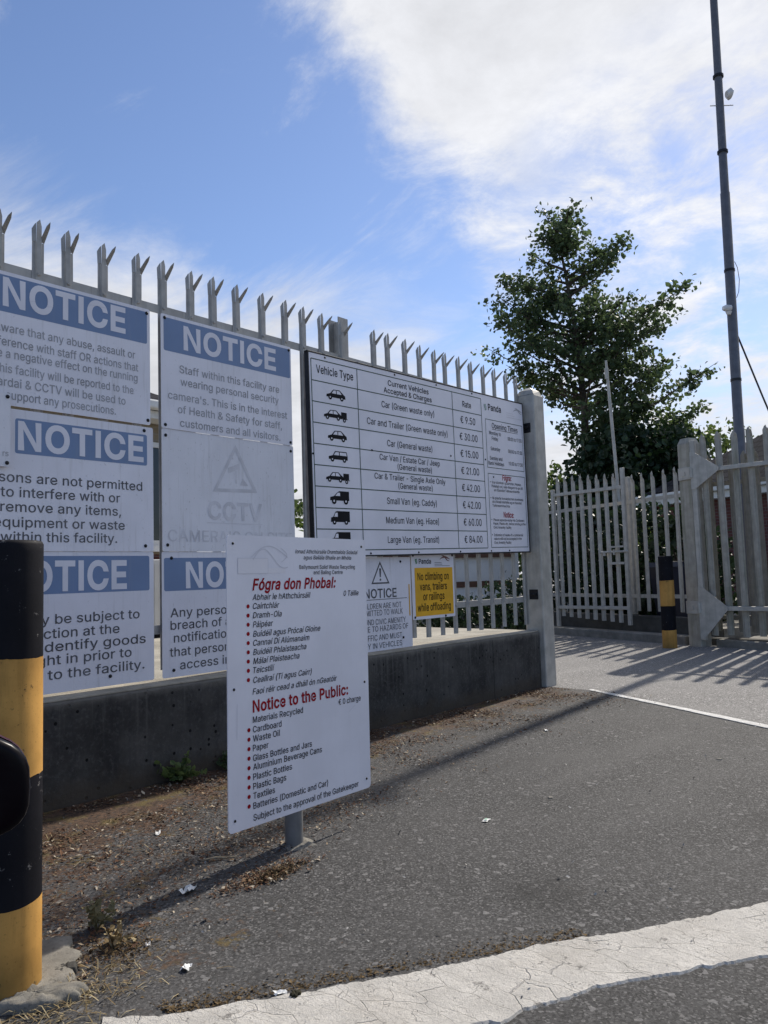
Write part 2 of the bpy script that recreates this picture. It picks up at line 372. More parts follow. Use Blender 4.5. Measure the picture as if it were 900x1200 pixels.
# ------------------------------------------------------------------ mesh helpers
class MB:
    def __init__(s): s.v = []; s.f = []; s.mi = []; s.smooth = []
    def add(s, vs, fs, mi=0, smooth=False):
        o = len(s.v); s.v += [tuple(p) for p in vs]
        for f in fs: s.f.append(tuple(i + o for i in f)); s.mi.append(mi); s.smooth.append(smooth)
        return s
    def box(s, x0, x1, y0, y1, z0, z1, mi=0, bev=0.0, xf=None):
        if bev:
            bm = bmesh.new(); bmesh.ops.create_cube(bm, size=1)
            for q in bm.verts: q.co = Vector(((x0 + x1) / 2 + q.co.x * (x1 - x0), (y0 + y1) / 2 + q.co.y * (y1 - y0), (z0 + z1) / 2 + q.co.z * (z1 - z0)))
            bmesh.ops.bevel(bm, geom=bm.edges[:], offset=bev, segments=2, profile=.5, affect='EDGES')
            bm.verts.index_update()
            vs = [q.co.copy() for q in bm.verts]; fs = [[q.index for q in f.verts] for f in bm.faces]; bm.free()
        else:
            vs = [Vector(p) for p in ((x0, y0, z0), (x1, y0, z0), (x1, y1, z0), (x0, y1, z0), (x0, y0, z1), (x1, y0, z1), (x1, y1, z1), (x0, y1, z1))]
            fs = [(3, 2, 1, 0), (4, 5, 6, 7), (0, 1, 5, 4), (1, 2, 6, 5), (2, 3, 7, 6), (3, 0, 4, 7)]
        if xf is not None: vs = [xf @ q for q in vs]
        return s.add(vs, fs, mi)
    def ext(s, pts, vec, mi=0):
        "closed outline (list of 3-D points) pushed along vec"
        n = len(pts); vec = Vector(vec); P = [Vector(p) for p in pts]
        fs = [tuple(range(n)), tuple(range(2 * n - 1, n - 1, -1))] + [(i, i + n, (i + 1) % n + n, (i + 1) % n) for i in range(n)]
        return s.add(P + [p + vec for p in P], fs, mi)
    def loft(s, rings, mi=0, smooth=True, cap=True, closed=True):
        n = len(rings[0]); vs = [p for r in rings for p in r]; fs = []
        for k in range(len(rings) - 1):
            for i in range(n if closed else n - 1):
                j = (i + 1) % n
                fs.append((k * n + i, k * n + j, (k + 1) * n + j, (k + 1) * n + i))
        s.add(vs, fs, mi, smooth)
        if cap:
            s.add(rings[0], [tuple(range(n - 1, -1, -1))], mi); s.add(rings[-1], [tuple(range(n))], mi)
        return s
    def tube(s, pts, rad, n=8, mi=0, cap=True, smooth=True):
        P = [Vector(p) for p in pts]; rings = []
        if isinstance(rad, (int, float)): rad = [rad] * len(P)
        for i, p in enumerate(P):
            t = (P[min(i + 1, len(P) - 1)] - P[max(i - 1, 0)]).normalized()
            a = t.orthogonal().normalized() if i == 0 else (rings_a - t * rings_a.dot(t)).normalized()
            rings_a = a; b = t.cross(a)
            rings.append([p + (a * math.cos(2 * math.pi * k / n) + b * math.sin(2 * math.pi * k / n)) * rad[i] for k in range(n)])
        return s.loft(rings, mi, smooth, cap)
    def lathe(s, prof, n=24, mi=0, c=(0, 0, 0), axis='z'):
        rings = []
        for r, z in prof:
            ring = []
            for k in range(n):
                a = 2 * math.pi * k / n; q = (r * math.cos(a), r * math.sin(a), z)
                if axis == 'y': q = (q[0], -q[2], q[1])
                ring.append((c[0] + q[0], c[1] + q[1], c[2] + q[2]))
            rings.append(ring)
        return s.loft(rings, mi, True, True)
    def mesh(s, name, mats, recalc=True):
        me = bpy.data.meshes.new(name); me.from_pydata([tuple(p) for p in s.v], [], s.f)
        for i, p in enumerate(me.polygons): p.material_index = s.mi[i]; p.use_smooth = s.smooth[i]
        for m in (mats if isinstance(mats, (list, tuple)) else [mats]): me.materials.append(m)
        if recalc:
            bm = bmesh.new(); bm.from_mesh(me); bmesh.ops.recalc_face_normals(bm, faces=bm.faces[:]); bm.to_mesh(me); bm.free()
        me.update(); return me
def obj(name, mb, mats, parent=None, recalc=True):
    me = mb.mesh(name, mats, recalc) if isinstance(mb, MB) else mb
    o = bpy.data.objects.new(name, me); C.objects.link(o)
    if parent is not None: o.parent = parent
    return o
def thing(name, label, cat, loc=(0, 0, 0), rot=(0, 0, 0), group=None):
    o = bpy.data.objects.new(name, None); C.objects.link(o); o.location = loc; o.rotation_euler = rot; o.empty_display_size = .1
    return tag(o, label, cat, group)
def tag(o, label, cat, group=None, kind=None):
    if label: o['label'] = label
    if cat: o['category'] = cat
    if group: o['group'] = group
    if kind: o['kind'] = kind
    return o
def struct(name, mb, m, recalc=True):
    o = obj(name, mb, m, None, recalc); o['kind'] = 'structure'; return o

# ------------------------------------------------------------------ lettering: meshes cut from the built-in font
from mathutils.geometry import tessellate_polygon
GLYPH_CHARS = "&'(),-./0123456789:ABCDEFGHIJKLMNOPQRSTUVWXYZabcdefghijklmnopqrstuvwxyzÁÉÍÓÚáéíóú€"
GLYPH_ADV = dict(zip(GLYPH_CHARS + ' ', [448, 206, 273, 273, 188, 453, 188, 249, 453, 453, 453, 453, 453, 453, 453, 453, 453, 453, 188, 480, 456, 510, 502, 419, 410, 520, 517, 300, 396, 467, 393, 628, 523, 533, 445, 533, 449, 447, 449, 517, 480, 686, 474, 472, 438, 389, 424, 396, 424, 404, 254, 425, 410, 167, 167, 381, 189, 610, 410, 415, 424, 424, 259, 365, 227, 410, 389, 567, 379, 389, 380, 480, 419, 300, 533, 517, 389, 404, 167, 415, 410, 464, 188]))
# outlines of a plain grotesque alphabet, in thousandths: glyphs split by ';', contours by '|'
GLYPH_OUT = '197 -7 150 -2 110 12 78 34 54 62 39 96 34 133 37 163 47 189 85 235 140 279 216 335 237 352 255 375 262 405 258 427 245 445 226 457 201 461 168 453 145 431 137 399 145 363 169 327 204 284 438 0 364 0 171 231 121 293 87 344 78 370 75 398 79 430 91 458 109 481 134 499 165 510 200 513 235 510 266 499 290 482 308 459 320 433 324 404 315 362 291 325 256 293 154 217 110 174 100 154 97 131 100 108 109 87 124 70 143 57 166 49 193 46 223 50 251 59 301 95 321 121 336 151 346 186 349 224 408 224 405 180 397 144 371 92 345 62 333 47 305 23 271 7 234 -3;78 318 70 509 136 509 128 318;89 207 101 324 132 441 177 539 236 539 191 428 161 313 151 207 160 115 188 16 236 -96 177 -96 139 -21 111 55 95 131;37 -96 86 18 113 116 122 207 112 313 82 428 37 539 97 539 142 441 173 323 184 207 178 130 161 53 134 -22 97 -96;38 -119 68 71 137 71 84 -119;337 244 337 188 114 188 114 244;95 -4 78 -1 63 9 53 24 50 41 53 59 63 73 78 83 95 87 113 83 128 73 138 59 141 41 138 24 128 9 113 -1;235 533 71 -76 14 -76 178 533;227 -7 174 1 130 24 95 62 69 113 53 178 48 254 53 330 69 395 95 447 130 484 174 508 227 516 279 508 323 484 358 447 384 395 400 330 405 254 400 178 384 113 359 62 323 24 279 1|227 50 261 56 290 74 313 103 330 144 340 194 344 254 340 314 330 365 313 405 290 435 261 453 227 460 192 453 163 435 140 405 123 365 113 314 109 254 113 194 123 144 140 103 163 74 192 56;76 0 76 55 391 55 391 0|276 509 276 0 212 0 212 448 209 448 86 358 86 427 198 509;64 0 64 47 234 229 282 282 311 327 320 371 317 397 308 419 293 436 273 449 224 460 196 457 172 447 153 433 139 413 130 390 127 362 66 362 71 405 86 442 111 473 143 496 182 511 225 516 268 511 306 497 337 474 361 445 376 411 381 372 371 318 336 259 267 180 153 60 153 57 389 57 389 0;218 -7 173 -3 133 10 98 30 70 57 52 91 44 132 109 132 115 107 126 87 144 71 165 59 219 50 275 61 297 74 315 93 325 116 329 145 326 172 316 196 299 217 275 234 242 244 201 248 157 248 157 299 288 448 288 452 70 452 70 509 372 509 372 461 211 278 211 289 264 288 308 276 344 253 371 222 387 186 393 145 387 103 370 66 344 36 309 12 266 -2;40 105 40 158 247 509 311 509 109 166 109 163 413 163 413 105|282 0 282 121 282 146 282 318 343 318 343 0;221 -7 178 -2 140 11 108 32 83 60 66 93 60 130 122 130 127 108 138 89 173 60 221 50 250 53 276 64 298 82 314 104 324 131 328 162 324 193 314 221 297 244 275 262 248 273 218 277 167 268 128 246 67 253 96 509 366 509 366 452 151 452 134 301 136 301 178 325 229 334 263 330 294 321 321 306 345 285 364 260 379 231 388 199 391 163 385 117 369 76 343 41 309 15 268 -1;226 -7 182 -1 142 15 109 40 84 74 69 115 64 162 68 199 80 239 137 340 252 509 322 509 151 261 145 261 165 288 196 307 235 314 278 309 316 295 346 271 370 240 384 201 389 157 384 112 368 73 343 39 310 14 271 -2|226 48 254 52 279 63 299 79 314 101 324 128 327 157 324 187 314 213 299 235 279 251 254 262 226 265 198 262 174 252 153 235 138 214 128 188 125 158 128 128 138 102 153 79 174 63 198 52;97 0 323 448 323 452 62 452 62 509 391 509 391 449 165 0;226 -7 178 -2 136 11 101 33 74 62 57 96 52 135 55 166 65 195 81 220 101 241 125 256 153 265 153 267 119 282 93 308 76 342 70 380 75 417 90 450 114 477 146 498 184 511 226 516 269 511 306 498 337 477 361 450 377 417 382 380 376 342 359 308 333 282 300 267 300 265 327 256 351 241 372 220 387 195 397 166 401 135 395 96 378 62 352 33 317 11 275 -2|226 49 258 52 285 60 307 74 323 91 333 113 337 139 333 165 322 189 305 208 283 223 256 232 226 235 196 232 169 223 147 208 130 189 119 165 115 139 119 113 129 91 145 74 167 60 195 52|226 290 274 300 293 313 307 330 316 351 319 376 316 399 308 420 294 437 275 449 226 460 177 449 159 437 145 420 136 399 133 376 136 351 145 330 159 313 178 300;226 516 271 510 310 494 343 468 368 434 384 393 389 347 385 309 373 270 315 168 200 0 130 0 301 248 307 248 287 221 257 202 218 195 175 199 137 214 106 237 83 269 68 307 64 352 69 397 85 436 110 469 143 494 182 510|226 460 199 457 174 446 154 429 138 407 129 381 125 352 129 322 138 295 154 274 174 257 199 247 226 243 254 247 279 257 299 273 314 295 324 321 327 350 324 381 314 407 299 429 279 446 254 457;95 -4 78 -1 63 9 53 24 50 41 53 59 63 73 78 83 95 87 113 83 128 73 138 59 141 41 138 24 128 9 113 -1|95 271 78 274 63 284 53 299 50 316 53 334 63 349 78 359 95 362 113 359 128 349 138 334 141 316 138 299 128 284 113 274;16 0 201 509 276 509 463 0 395 0 287 302 264 372 232 478 245 478 213 371 191 302 85 0|110 142 110 199 370 199 370 142;60 0 60 509 241 509 289 504 329 491 359 469 381 442 394 410 398 374 395 344 387 320 356 286 315 267 315 262 339 257 363 245 385 227 402 203 414 173 418 136 413 100 400 67 377 39 344 18 301 4 247 0|125 57 245 57 296 63 330 80 349 105 355 137 352 161 342 184 327 203 306 218 279 228 248 231 125 231|125 285 238 285 288 296 308 309 323 326 333 348 336 372 330 403 313 429 283 446 240 452 125 452;267 -7 205 1 150 25 104 63 70 115 48 179 40 254 48 329 70 393 104 445 150 484 205 508 267 516 340 504 373 490 402 471 427 447 448 418 463 385 473 348 408 348 389 395 357 428 315 449 267 456 223 450 184 432 150 403 125 364 109 314 103 254 109 194 125 145 151 105 184 76 223 59 267 53 315 60 357 81 389 114 408 160 473 160 463 124 448 91 428 62 402 38 373 19 341 5 305 -4;219 0 96 0 96 57 215 57 272 63 318 81 354 110 379 149 394 198 399 255 394 312 379 361 354 399 320 428 275 446 221 452 93 452 93 509 225 509 294 501 353 478 399 441 433 391 455 329 462 255 455 181 433 119 398 68 351 31 291 8|125 509 125 0 60 0 60 509;60 0 60 509 372 509 372 452 125 452 125 286 355 286 355 229 125 229 125 57 375 57 375 0;60 0 60 509 369 509 369 452 125 452 125 278 346 278 346 221 125 221 125 0;269 -7 205 1 149 25 104 64 69 116 47 179 40 254 47 329 69 393 103 445 149 484 203 508 265 516 304 513 340 504 374 489 403 469 429 445 449 416 465 384 474 349 408 349 387 393 356 427 315 448 265 456 222 450 183 432 150 404 125 364 109 314 103 254 109 194 125 145 151 105 184 76 224 59 269 53 309 57 345 71 374 93 396 123 410 160 415 202 434 199 283 199 283 256 478 256 478 200 471 141 451 91 419 50 377 19 326 0;60 0 60 509 125 509 125 289 392 289 392 509 457 509 457 0 392 0 392 232 125 232 125 0;31 0 31 57 118 57 118 452 31 452 31 509 269 509 269 452 183 452 183 57 269 57 269 0;185 -7 124 3 75 33 44 81 33 145 33 173 98 173 98 145 104 104 122 74 149 56 185 50 220 56 248 74 266 104 272 145 272 509 336 509 336 145 326 81 294 33 246 3;104 145 104 216 139 261 174 303 212 344 364 509 448 509 231 276 228 276|60 0 60 509 125 509 125 334 124 225 125 193 125 0|372 0 188 259 228 309 449 0;60 0 60 509 125 509 125 57 361 57 361 0;60 0 60 509 152 509 277 187 287 159 299 123 311 84 322 49 307 49 318 83 330 121 342 158 352 187 476 509 568 509 568 0 504 0 504 291 504 327 505 369 506 413 507 457 513 457 498 409 482 363 467 322 456 291 342 0 286 0 170 291 159 321 145 361 129 408 112 457 119 457 120 416 121 372 122 328 122 291 122 0;60 0 60 509 136 509 343 183 363 151 388 107 414 55 405 54 401 108 399 157 399 195 399 509 463 509 463 0 387 0 202 290 177 331 148 381 108 452 119 454 122 384 124 328 125 291 125 0;267 -7 205 1 150 25 105 63 70 115 48 179 40 254 48 329 70 393 105 445 150 484 205 508 267 516 329 508 384 484 429 445 464 393 486 329 493 254 486 179 464 115 429 63 384 25 329 1|267 53 310 59 349 76 383 105 408 144 425 194 430 254 425 314 408 365 383 404 349 433 310 450 267 456 223 450 184 433 151 404 125 364 109 314 103 254 109 194 125 144 151 105 184 76 223 59;60 0 60 509 235 509 289 503 332 487 366 462 390 430 404 391 409 348 404 304 390 265 366 233 332 207 289 191 235 186 109 186 109 242 233 242 269 246 297 256 318 272 333 294 342 319 344 348 342 376 333 402 318 423 297 439 268 449 232 452 125 452 125 0;245 159 313 159 369 85 384 65 468 -48 401 -48 346 27 331 46|267 -7 205 1 150 25 105 63 70 115 48 179 40 254 48 329 70 393 105 445 150 484 205 508 267 516 329 508 384 484 429 445 464 393 486 329 493 254 486 179 464 115 429 63 384 25 329 1|267 53 310 59 349 76 383 105 408 144 425 194 430 254 425 314 408 365 383 404 349 433 310 450 267 456 223 450 184 433 151 404 125 364 109 314 103 254 109 194 125 144 151 105 184 76 223 59;60 0 60 509 236 509 290 504 333 489 367 465 390 433 405 395 409 352 405 309 390 271 367 240 333 217 289 203 236 198 96 198 96 255 234 255 269 258 298 267 319 281 334 300 342 324 345 352 342 380 334 405 319 425 298 440 269 449 233 452 125 452 125 0|353 0 230 229 303 229 428 0;224 -9 172 -4 128 9 91 31 64 60 46 96 38 137 104 137 110 110 123 88 142 71 166 59 224 49 257 52 286 60 311 74 329 92 341 114 346 139 342 161 332 179 296 205 245 222 184 239 128 260 86 289 60 326 52 372 58 413 75 448 102 476 138 498 180 511 227 516 275 511 316 498 351 476 377 449 394 415 401 378 337 378 326 412 302 437 267 453 225 459 194 456 167 448 145 435 129 418 118 398 115 376 119 352 131 334 169 308 212 293 264 279 312 264 359 238 395 198 405 171 408 139 403 99 386 64 360 34 323 11 278 -4;32 452 32 509 417 509 417 452 257 452 257 0 193 0 193 452;259 -8 203 -2 154 15 114 43 85 80 66 124 60 173 60 509 124 509 124 178 128 144 141 113 160 87 187 68 220 56 259 52 298 56 331 68 357 87 377 113 389 144 393 178 393 509 457 509 457 173 451 124 433 80 403 43 363 15 315 -2;204 0 16 509 84 509 192 206 215 137 248 31 235 31 267 138 290 206 395 509 463 509 278 0;155 0 16 509 82 509 163 196 175 145 187 94 197 40 189 40 200 94 211 145 224 196 306 509 380 509 462 196 474 145 486 94 497 40 488 40 499 94 510 145 523 196 603 509 670 509 530 0 455 0 368 323 351 391 336 475 350 475 335 395 318 323 230 0;18 0 217 284 217 236 29 509 104 509 178 400 204 361 223 329 243 292 232 292 252 329 272 361 298 400 374 509 446 509 259 239 259 287 456 0 382 0 292 129 268 165 250 195 230 231 244 231 225 196 206 166 182 129 91 0;203 0 203 208 16 509 91 509 192 344 222 292 250 230 224 230 251 293 280 344 381 509 455 509 268 208 268 0;42 0 42 46 273 385 306 431 341 476 348 454 285 452 223 452 40 452 40 509 397 509 397 462 169 129 134 81 97 33 90 54 152 57 214 57 399 57 399 0;160 -9 126 -5 94 5 68 22 48 45 35 73 30 108 34 138 43 161 58 179 78 193 125 211 178 220 234 227 265 235 273 243 276 255 276 257 267 297 240 322 196 331 149 322 118 301 100 274 41 291 57 322 79 346 104 364 133 375 194 384 239 379 286 360 306 343 322 320 333 290 337 251 337 0 277 0 277 52 272 52 252 25 215 1|170 45 202 49 228 59 248 74 263 93 272 115 276 138 276 190 259 182 231 176 200 171 175 168 134 159 103 139 95 124 92 105 102 72 130 52;229 -8 198 -5 172 4 138 31 118 59 112 59 112 0 53 0 53 509 114 509 114 319 118 319 137 346 171 373 197 381 229 384 274 378 313 361 345 332 370 293 385 245 390 189 385 133 370 84 346 45 313 16 274 -2|220 47 253 51 279 66 301 88 316 117 325 151 328 189 325 227 316 261 301 290 280 311 253 325 220 330 188 325 161 312 140 291 125 263 116 229 113 189 116 150 125 115 140 86 162 65 188 51;207 -8 159 -2 117 16 82 46 56 85 40 133 34 187 40 243 56 291 82 330 117 360 159 378 207 384 260 377 305 356 340 322 362 277 303 262 290 289 270 311 242 325 207 330 173 325 145 310 124 287 108 258 99 224 96 187 99 151 108 117 124 89 145 66 173 51 207 46 243 52 271 66 292 89 304 117 363 102 341 56 306 21 261 -1;195 -8 151 -2 111 16 79 45 55 84 39 133 34 189 39 245 55 293 79 332 112 361 151 378 196 384 228 381 253 373 287 346 306 319 311 319 311 509 372 509 372 0 313 0 313 59 307 59 287 31 252 4 227 -5|205 47 236 51 263 65 284 86 299 115 309 150 312 189 309 229 300 263 284 291 263 312 237 325 205 330 172 325 145 311 124 290 108 261 99 227 96 189 99 151 109 117 124 88 145 66 172 51;212 -8 161 -2 117 16 82 46 56 85 40 132 34 187 39 242 55 290 81 329 115 359 157 378 205 384 266 374 294 361 319 341 341 315 357 282 368 242 371 194 371 169 75 169 75 221 338 221 310 202 307 237 298 269 283 294 263 314 237 326 205 330 173 326 146 313 125 294 109 270 99 241 96 211 96 178 100 139 110 106 128 80 151 61 179 50 212 46 254 53 285 73 306 105 365 91 353 63 335 39 311 19 283 4 249 -5;228 379 228 327 6 327 6 379|81 0 81 432 84 461 96 486 113 505 135 519 187 530 222 527 243 521 227 468 215 472 195 474 171 470 154 460 145 443 142 419 142 0;207 -151 168 -148 134 -140 82 -110 51 -69 101 -41 122 -66 154 -88 207 -97 249 -92 282 -75 304 -47 311 -6 311 68 306 68 287 41 252 16 227 8 195 5 152 10 113 27 80 53 55 90 39 136 34 191 39 246 55 293 80 332 112 361 152 378 196 384 228 382 253 373 288 346 308 319 313 319 313 379 372 379 372 -9 367 -54 350 -90 324 -117 291 -136 251 -147|205 59 237 63 264 75 285 95 300 121 309 154 312 193 309 231 300 264 285 291 264 312 237 325 205 330 172 325 145 312 124 290 109 262 99 229 96 193 99 155 109 123 124 96 145 76 172 63;114 227 114 0 53 0 53 509 114 509 114 287 102 287 124 332 152 362 187 379 227 384 264 380 295 369 321 349 341 321 353 285 357 240 357 0 296 0 296 235 290 275 273 304 246 323 210 329 184 326 161 317 141 303 126 283 117 257;53 0 53 379 114 379 114 0|84 443 67 446 54 455 44 468 41 483 44 499 54 512 67 521 84 524 100 521 114 512 123 499 126 483 123 468 114 455 100 446;53 379 114 379 114 -30 111 -63 102 -90 86 -113 65 -129 37 -139 4 -143 -10 -143 -10 -87 2 -87 25 -83 40 -72 50 -54 53 -29|83 443 67 446 53 455 44 468 41 483 44 499 53 512 67 521 83 524 100 521 114 512 123 499 126 483 123 468 114 455 100 446;110 137 110 212 121 212 284 379 360 379 184 199 177 199|53 0 53 509 114 509 114 0|294 0 148 186 191 229 372 0;139 -2 101 3 74 20 58 47 53 84 53 509 114 509 114 99 120 62 130 54 146 52 160 53 170 54 181 3 162 -1;53 0 53 379 112 379 112 295 108 295 118 323 132 346 172 376 219 386 257 380 287 361 309 331 321 295 312 295 322 321 337 343 381 375 437 386 468 383 497 372 522 354 541 328 553 296 557 255 557 0 496 0 496 254 490 289 473 313 447 326 419 330 395 328 374 320 345 290 335 247 335 0 274 0 274 260 269 288 253 311 229 326 199 330 158 320 140 307 126 289 117 266 114 238 114 0;114 227 114 0 53 0 53 379 112 379 112 287 102 287 124 332 152 362 187 379 227 384 264 380 295 369 321 349 341 321 353 285 357 240 357 0 296 0 296 235 290 275 273 304 246 323 210 329 184 326 161 317 141 303 126 283 117 257;207 -8 159 -2 117 16 82 46 56 85 40 133 34 187 40 243 56 291 82 330 117 360 159 378 207 384 256 378 299 360 333 330 359 291 376 243 381 187 376 133 359 85 333 46 299 16 256 -2|207 46 242 51 270 66 292 89 307 117 316 151 319 187 316 224 307 258 292 287 270 310 242 325 207 330 173 325 145 310 124 287 108 258 99 224 96 187 99 151 108 117 124 89 145 66 173 51;53 -143 53 379 112 379 112 319 118 319 137 346 171 373 197 381 229 384 274 378 313 361 345 332 370 293 385 245 390 189 385 133 370 84 346 45 313 16 274 -2 229 -8 198 -5 173 4 138 31 118 59 114 59 114 -143|220 47 253 51 279 66 301 88 316 117 325 151 328 189 325 227 316 261 301 290 280 311 253 325 220 330 188 325 161 312 140 291 125 263 116 229 113 189 116 150 125 115 140 86 162 65 188 51;372 -143 311 -143 311 59 306 59 287 31 252 4 227 -5 195 -8 151 -2 111 16 79 45 55 84 39 133 34 189 39 245 55 293 79 332 112 361 151 378 196 384 228 381 253 373 287 346 307 319 313 319 313 379 372 379|205 47 236 51 263 65 284 86 299 115 309 150 312 189 309 229 300 263 284 291 263 312 237 325 205 330 172 325 145 311 124 290 108 261 99 227 96 189 99 151 109 117 124 88 145 66 172 51;53 0 53 379 112 379 112 321 115 321 130 347 152 367 181 380 213 385 229 384 243 384 243 322 230 324 207 326 182 323 159 315 140 301 126 284 117 262 114 237 114 0;182 -8 145 -5 112 3 84 18 62 38 45 63 36 94 94 107 105 79 124 60 150 49 181 45 217 50 244 62 262 81 268 103 265 121 254 136 237 147 212 155 149 170 104 186 72 208 53 237 47 274 51 305 65 332 87 354 115 370 149 381 187 384 223 381 254 372 279 358 299 339 324 290 268 277 258 298 243 316 219 328 187 333 156 329 131 317 114 299 109 277 112 258 124 243 172 223 229 209 275 194 306 171 325 142 331 107 326 75 312 47 290 24 260 6 223 -5;204 379 204 327 6 327 6 379|65 471 126 471 126 98 128 76 136 61 150 53 170 50 185 51 202 54 213 2 192 -3 168 -4 125 2 92 21 72 52 65 93;182 -5 146 -1 115 11 89 31 69 59 57 95 53 139 53 379 114 379 114 144 119 105 137 75 164 56 200 50 226 53 249 62 268 77 283 97 293 122 296 153 296 379 357 379 357 0 298 0 298 92 307 92 286 47 257 17 222 0;163 0 17 379 84 379 165 155 187 87 206 21 184 21 203 87 224 155 305 379 371 379 226 0;138 0 23 379 87 379 133 214 154 137 175 41 165 41 186 135 206 214 252 379 316 379 362 214 382 136 402 41 391 41 413 135 434 214 480 379 545 379 429 0 368 0 319 172 305 225 291 280 277 338 291 338 277 280 263 225 248 172 199 0;21 0 171 218 171 171 29 379 100 379 147 306 179 253 207 206 175 206 202 253 233 306 282 379 352 379 209 169 209 214 358 0 287 0 231 85 200 136 173 182 205 182 178 136 148 85 91 0;47 -139 61 -86 71 -87 104 -89 130 -74 151 -36 163 -1 17 379 84 379 165 155 187 87 206 21 184 21 202 87 224 155 305 379 371 379 204 -58 177 -107 139 -136 91 -145 65 -143;42 0 42 46 254 320 254 323 48 323 48 379 333 379 333 331 126 60 126 56 339 56 339 0;16 0 201 509 276 509 463 0 395 0 287 302 264 372 232 478 245 478 213 371 191 302 85 0|110 142 110 199 370 199 370 142|213 558 260 659 329 659 263 558;60 0 60 509 372 509 372 452 125 452 125 286 355 286 355 229 125 229 125 57 375 57 375 0|191 558 239 659 307 659 241 558;31 0 31 57 118 57 118 452 31 452 31 509 269 509 269 452 183 452 183 57 269 57 269 0|124 558 171 659 240 659 174 558;267 -7 205 1 150 25 105 63 70 115 48 179 40 254 48 329 70 393 105 445 150 484 205 508 267 516 329 508 384 484 429 445 464 393 486 329 493 254 486 179 464 115 429 63 384 25 329 1|267 53 310 59 349 76 383 105 408 144 425 194 430 254 425 314 408 365 383 404 349 433 310 450 267 456 223 450 184 433 151 404 125 364 109 314 103 254 109 194 125 144 151 105 184 76 223 59|240 558 288 659 356 659 290 558;259 -8 203 -2 154 15 114 43 85 80 66 124 60 173 60 509 124 509 124 178 128 144 141 113 160 87 187 68 220 56 259 52 298 56 331 68 357 87 377 113 389 144 393 178 393 509 457 509 457 173 451 124 433 80 403 43 363 15 315 -2|232 558 280 659 348 659 282 558;160 -9 126 -5 94 5 68 22 48 45 35 73 30 108 34 138 43 161 58 179 78 193 125 211 178 220 234 227 265 235 273 243 276 255 276 257 267 297 240 322 196 331 149 322 118 301 100 274 41 291 57 322 79 346 104 364 133 375 194 384 239 379 286 360 306 343 322 320 333 290 337 251 337 0 277 0 277 52 272 52 252 25 215 1|170 45 202 49 228 59 248 74 263 93 272 115 276 138 276 190 259 182 231 176 200 171 175 168 134 159 103 139 95 124 92 105 102 72 130 52|162 429 210 529 278 529 212 429;212 -8 161 -2 117 16 82 46 56 85 40 132 34 187 39 242 55 290 81 329 115 359 157 378 205 384 266 374 294 361 319 341 341 315 357 282 368 242 371 194 371 169 75 169 75 221 338 221 310 202 307 237 298 269 283 294 263 314 237 326 205 330 173 326 146 313 125 294 109 270 99 241 96 211 96 178 100 139 110 106 128 80 151 61 179 50 212 46 254 53 285 73 306 105 365 91 353 63 335 39 311 19 283 4 249 -5|177 429 225 529 293 529 227 429;53 0 53 379 114 379 114 0|57 429 104 529 173 529 107 429;207 -8 159 -2 117 16 82 46 56 85 40 133 34 187 40 243 56 291 82 330 117 360 159 378 207 384 256 378 299 360 333 330 359 291 376 243 381 187 376 133 359 85 333 46 299 16 256 -2|207 46 242 51 270 66 292 89 307 117 316 151 319 187 316 224 307 258 292 287 270 310 242 325 207 330 173 325 145 310 124 287 108 258 99 224 96 187 99 151 108 117 124 89 145 66 173 51|181 429 228 529 297 529 231 429;182 -5 146 -1 115 11 89 31 69 59 57 95 53 139 53 379 114 379 114 144 119 105 137 75 164 56 200 50 226 53 249 62 268 77 283 97 293 122 296 153 296 379 357 379 357 0 298 0 298 92 307 92 286 47 257 17 222 0|178 429 226 529 294 529 228 429;364 329 341 279 16 279 34 329|321 229 298 179 16 179 34 229|423 463 398 409 366 433 329 450 288 456 248 450 213 433 183 404 161 365 146 315 141 254 146 194 161 144 183 104 213 76 248 59 288 53 329 59 365 74 396 96 422 43 393 21 361 6 325 -4 288 -7 230 1 179 25 137 63 105 115 85 179 78 254 85 329 105 393 137 445 179 484 230 508 288 516 325 512 361 502 394 486'
GLYPH = {}
for _c, _g in zip(GLYPH_CHARS, GLYPH_OUT.split(';')):
    _cs = []
    for _k in _g.split('|'):
        _n = [int(q) for q in _k.split()]; _p = [(_n[i], _n[i + 1]) for i in range(0, len(_n), 2)]
        _p = [q for i, q in enumerate(_p) if math.dist(q, _p[i - 1]) > 7]; _cs.append([(x / 1000, y / 1000) for x, y in _p])
    GLYPH[_c] = _cs
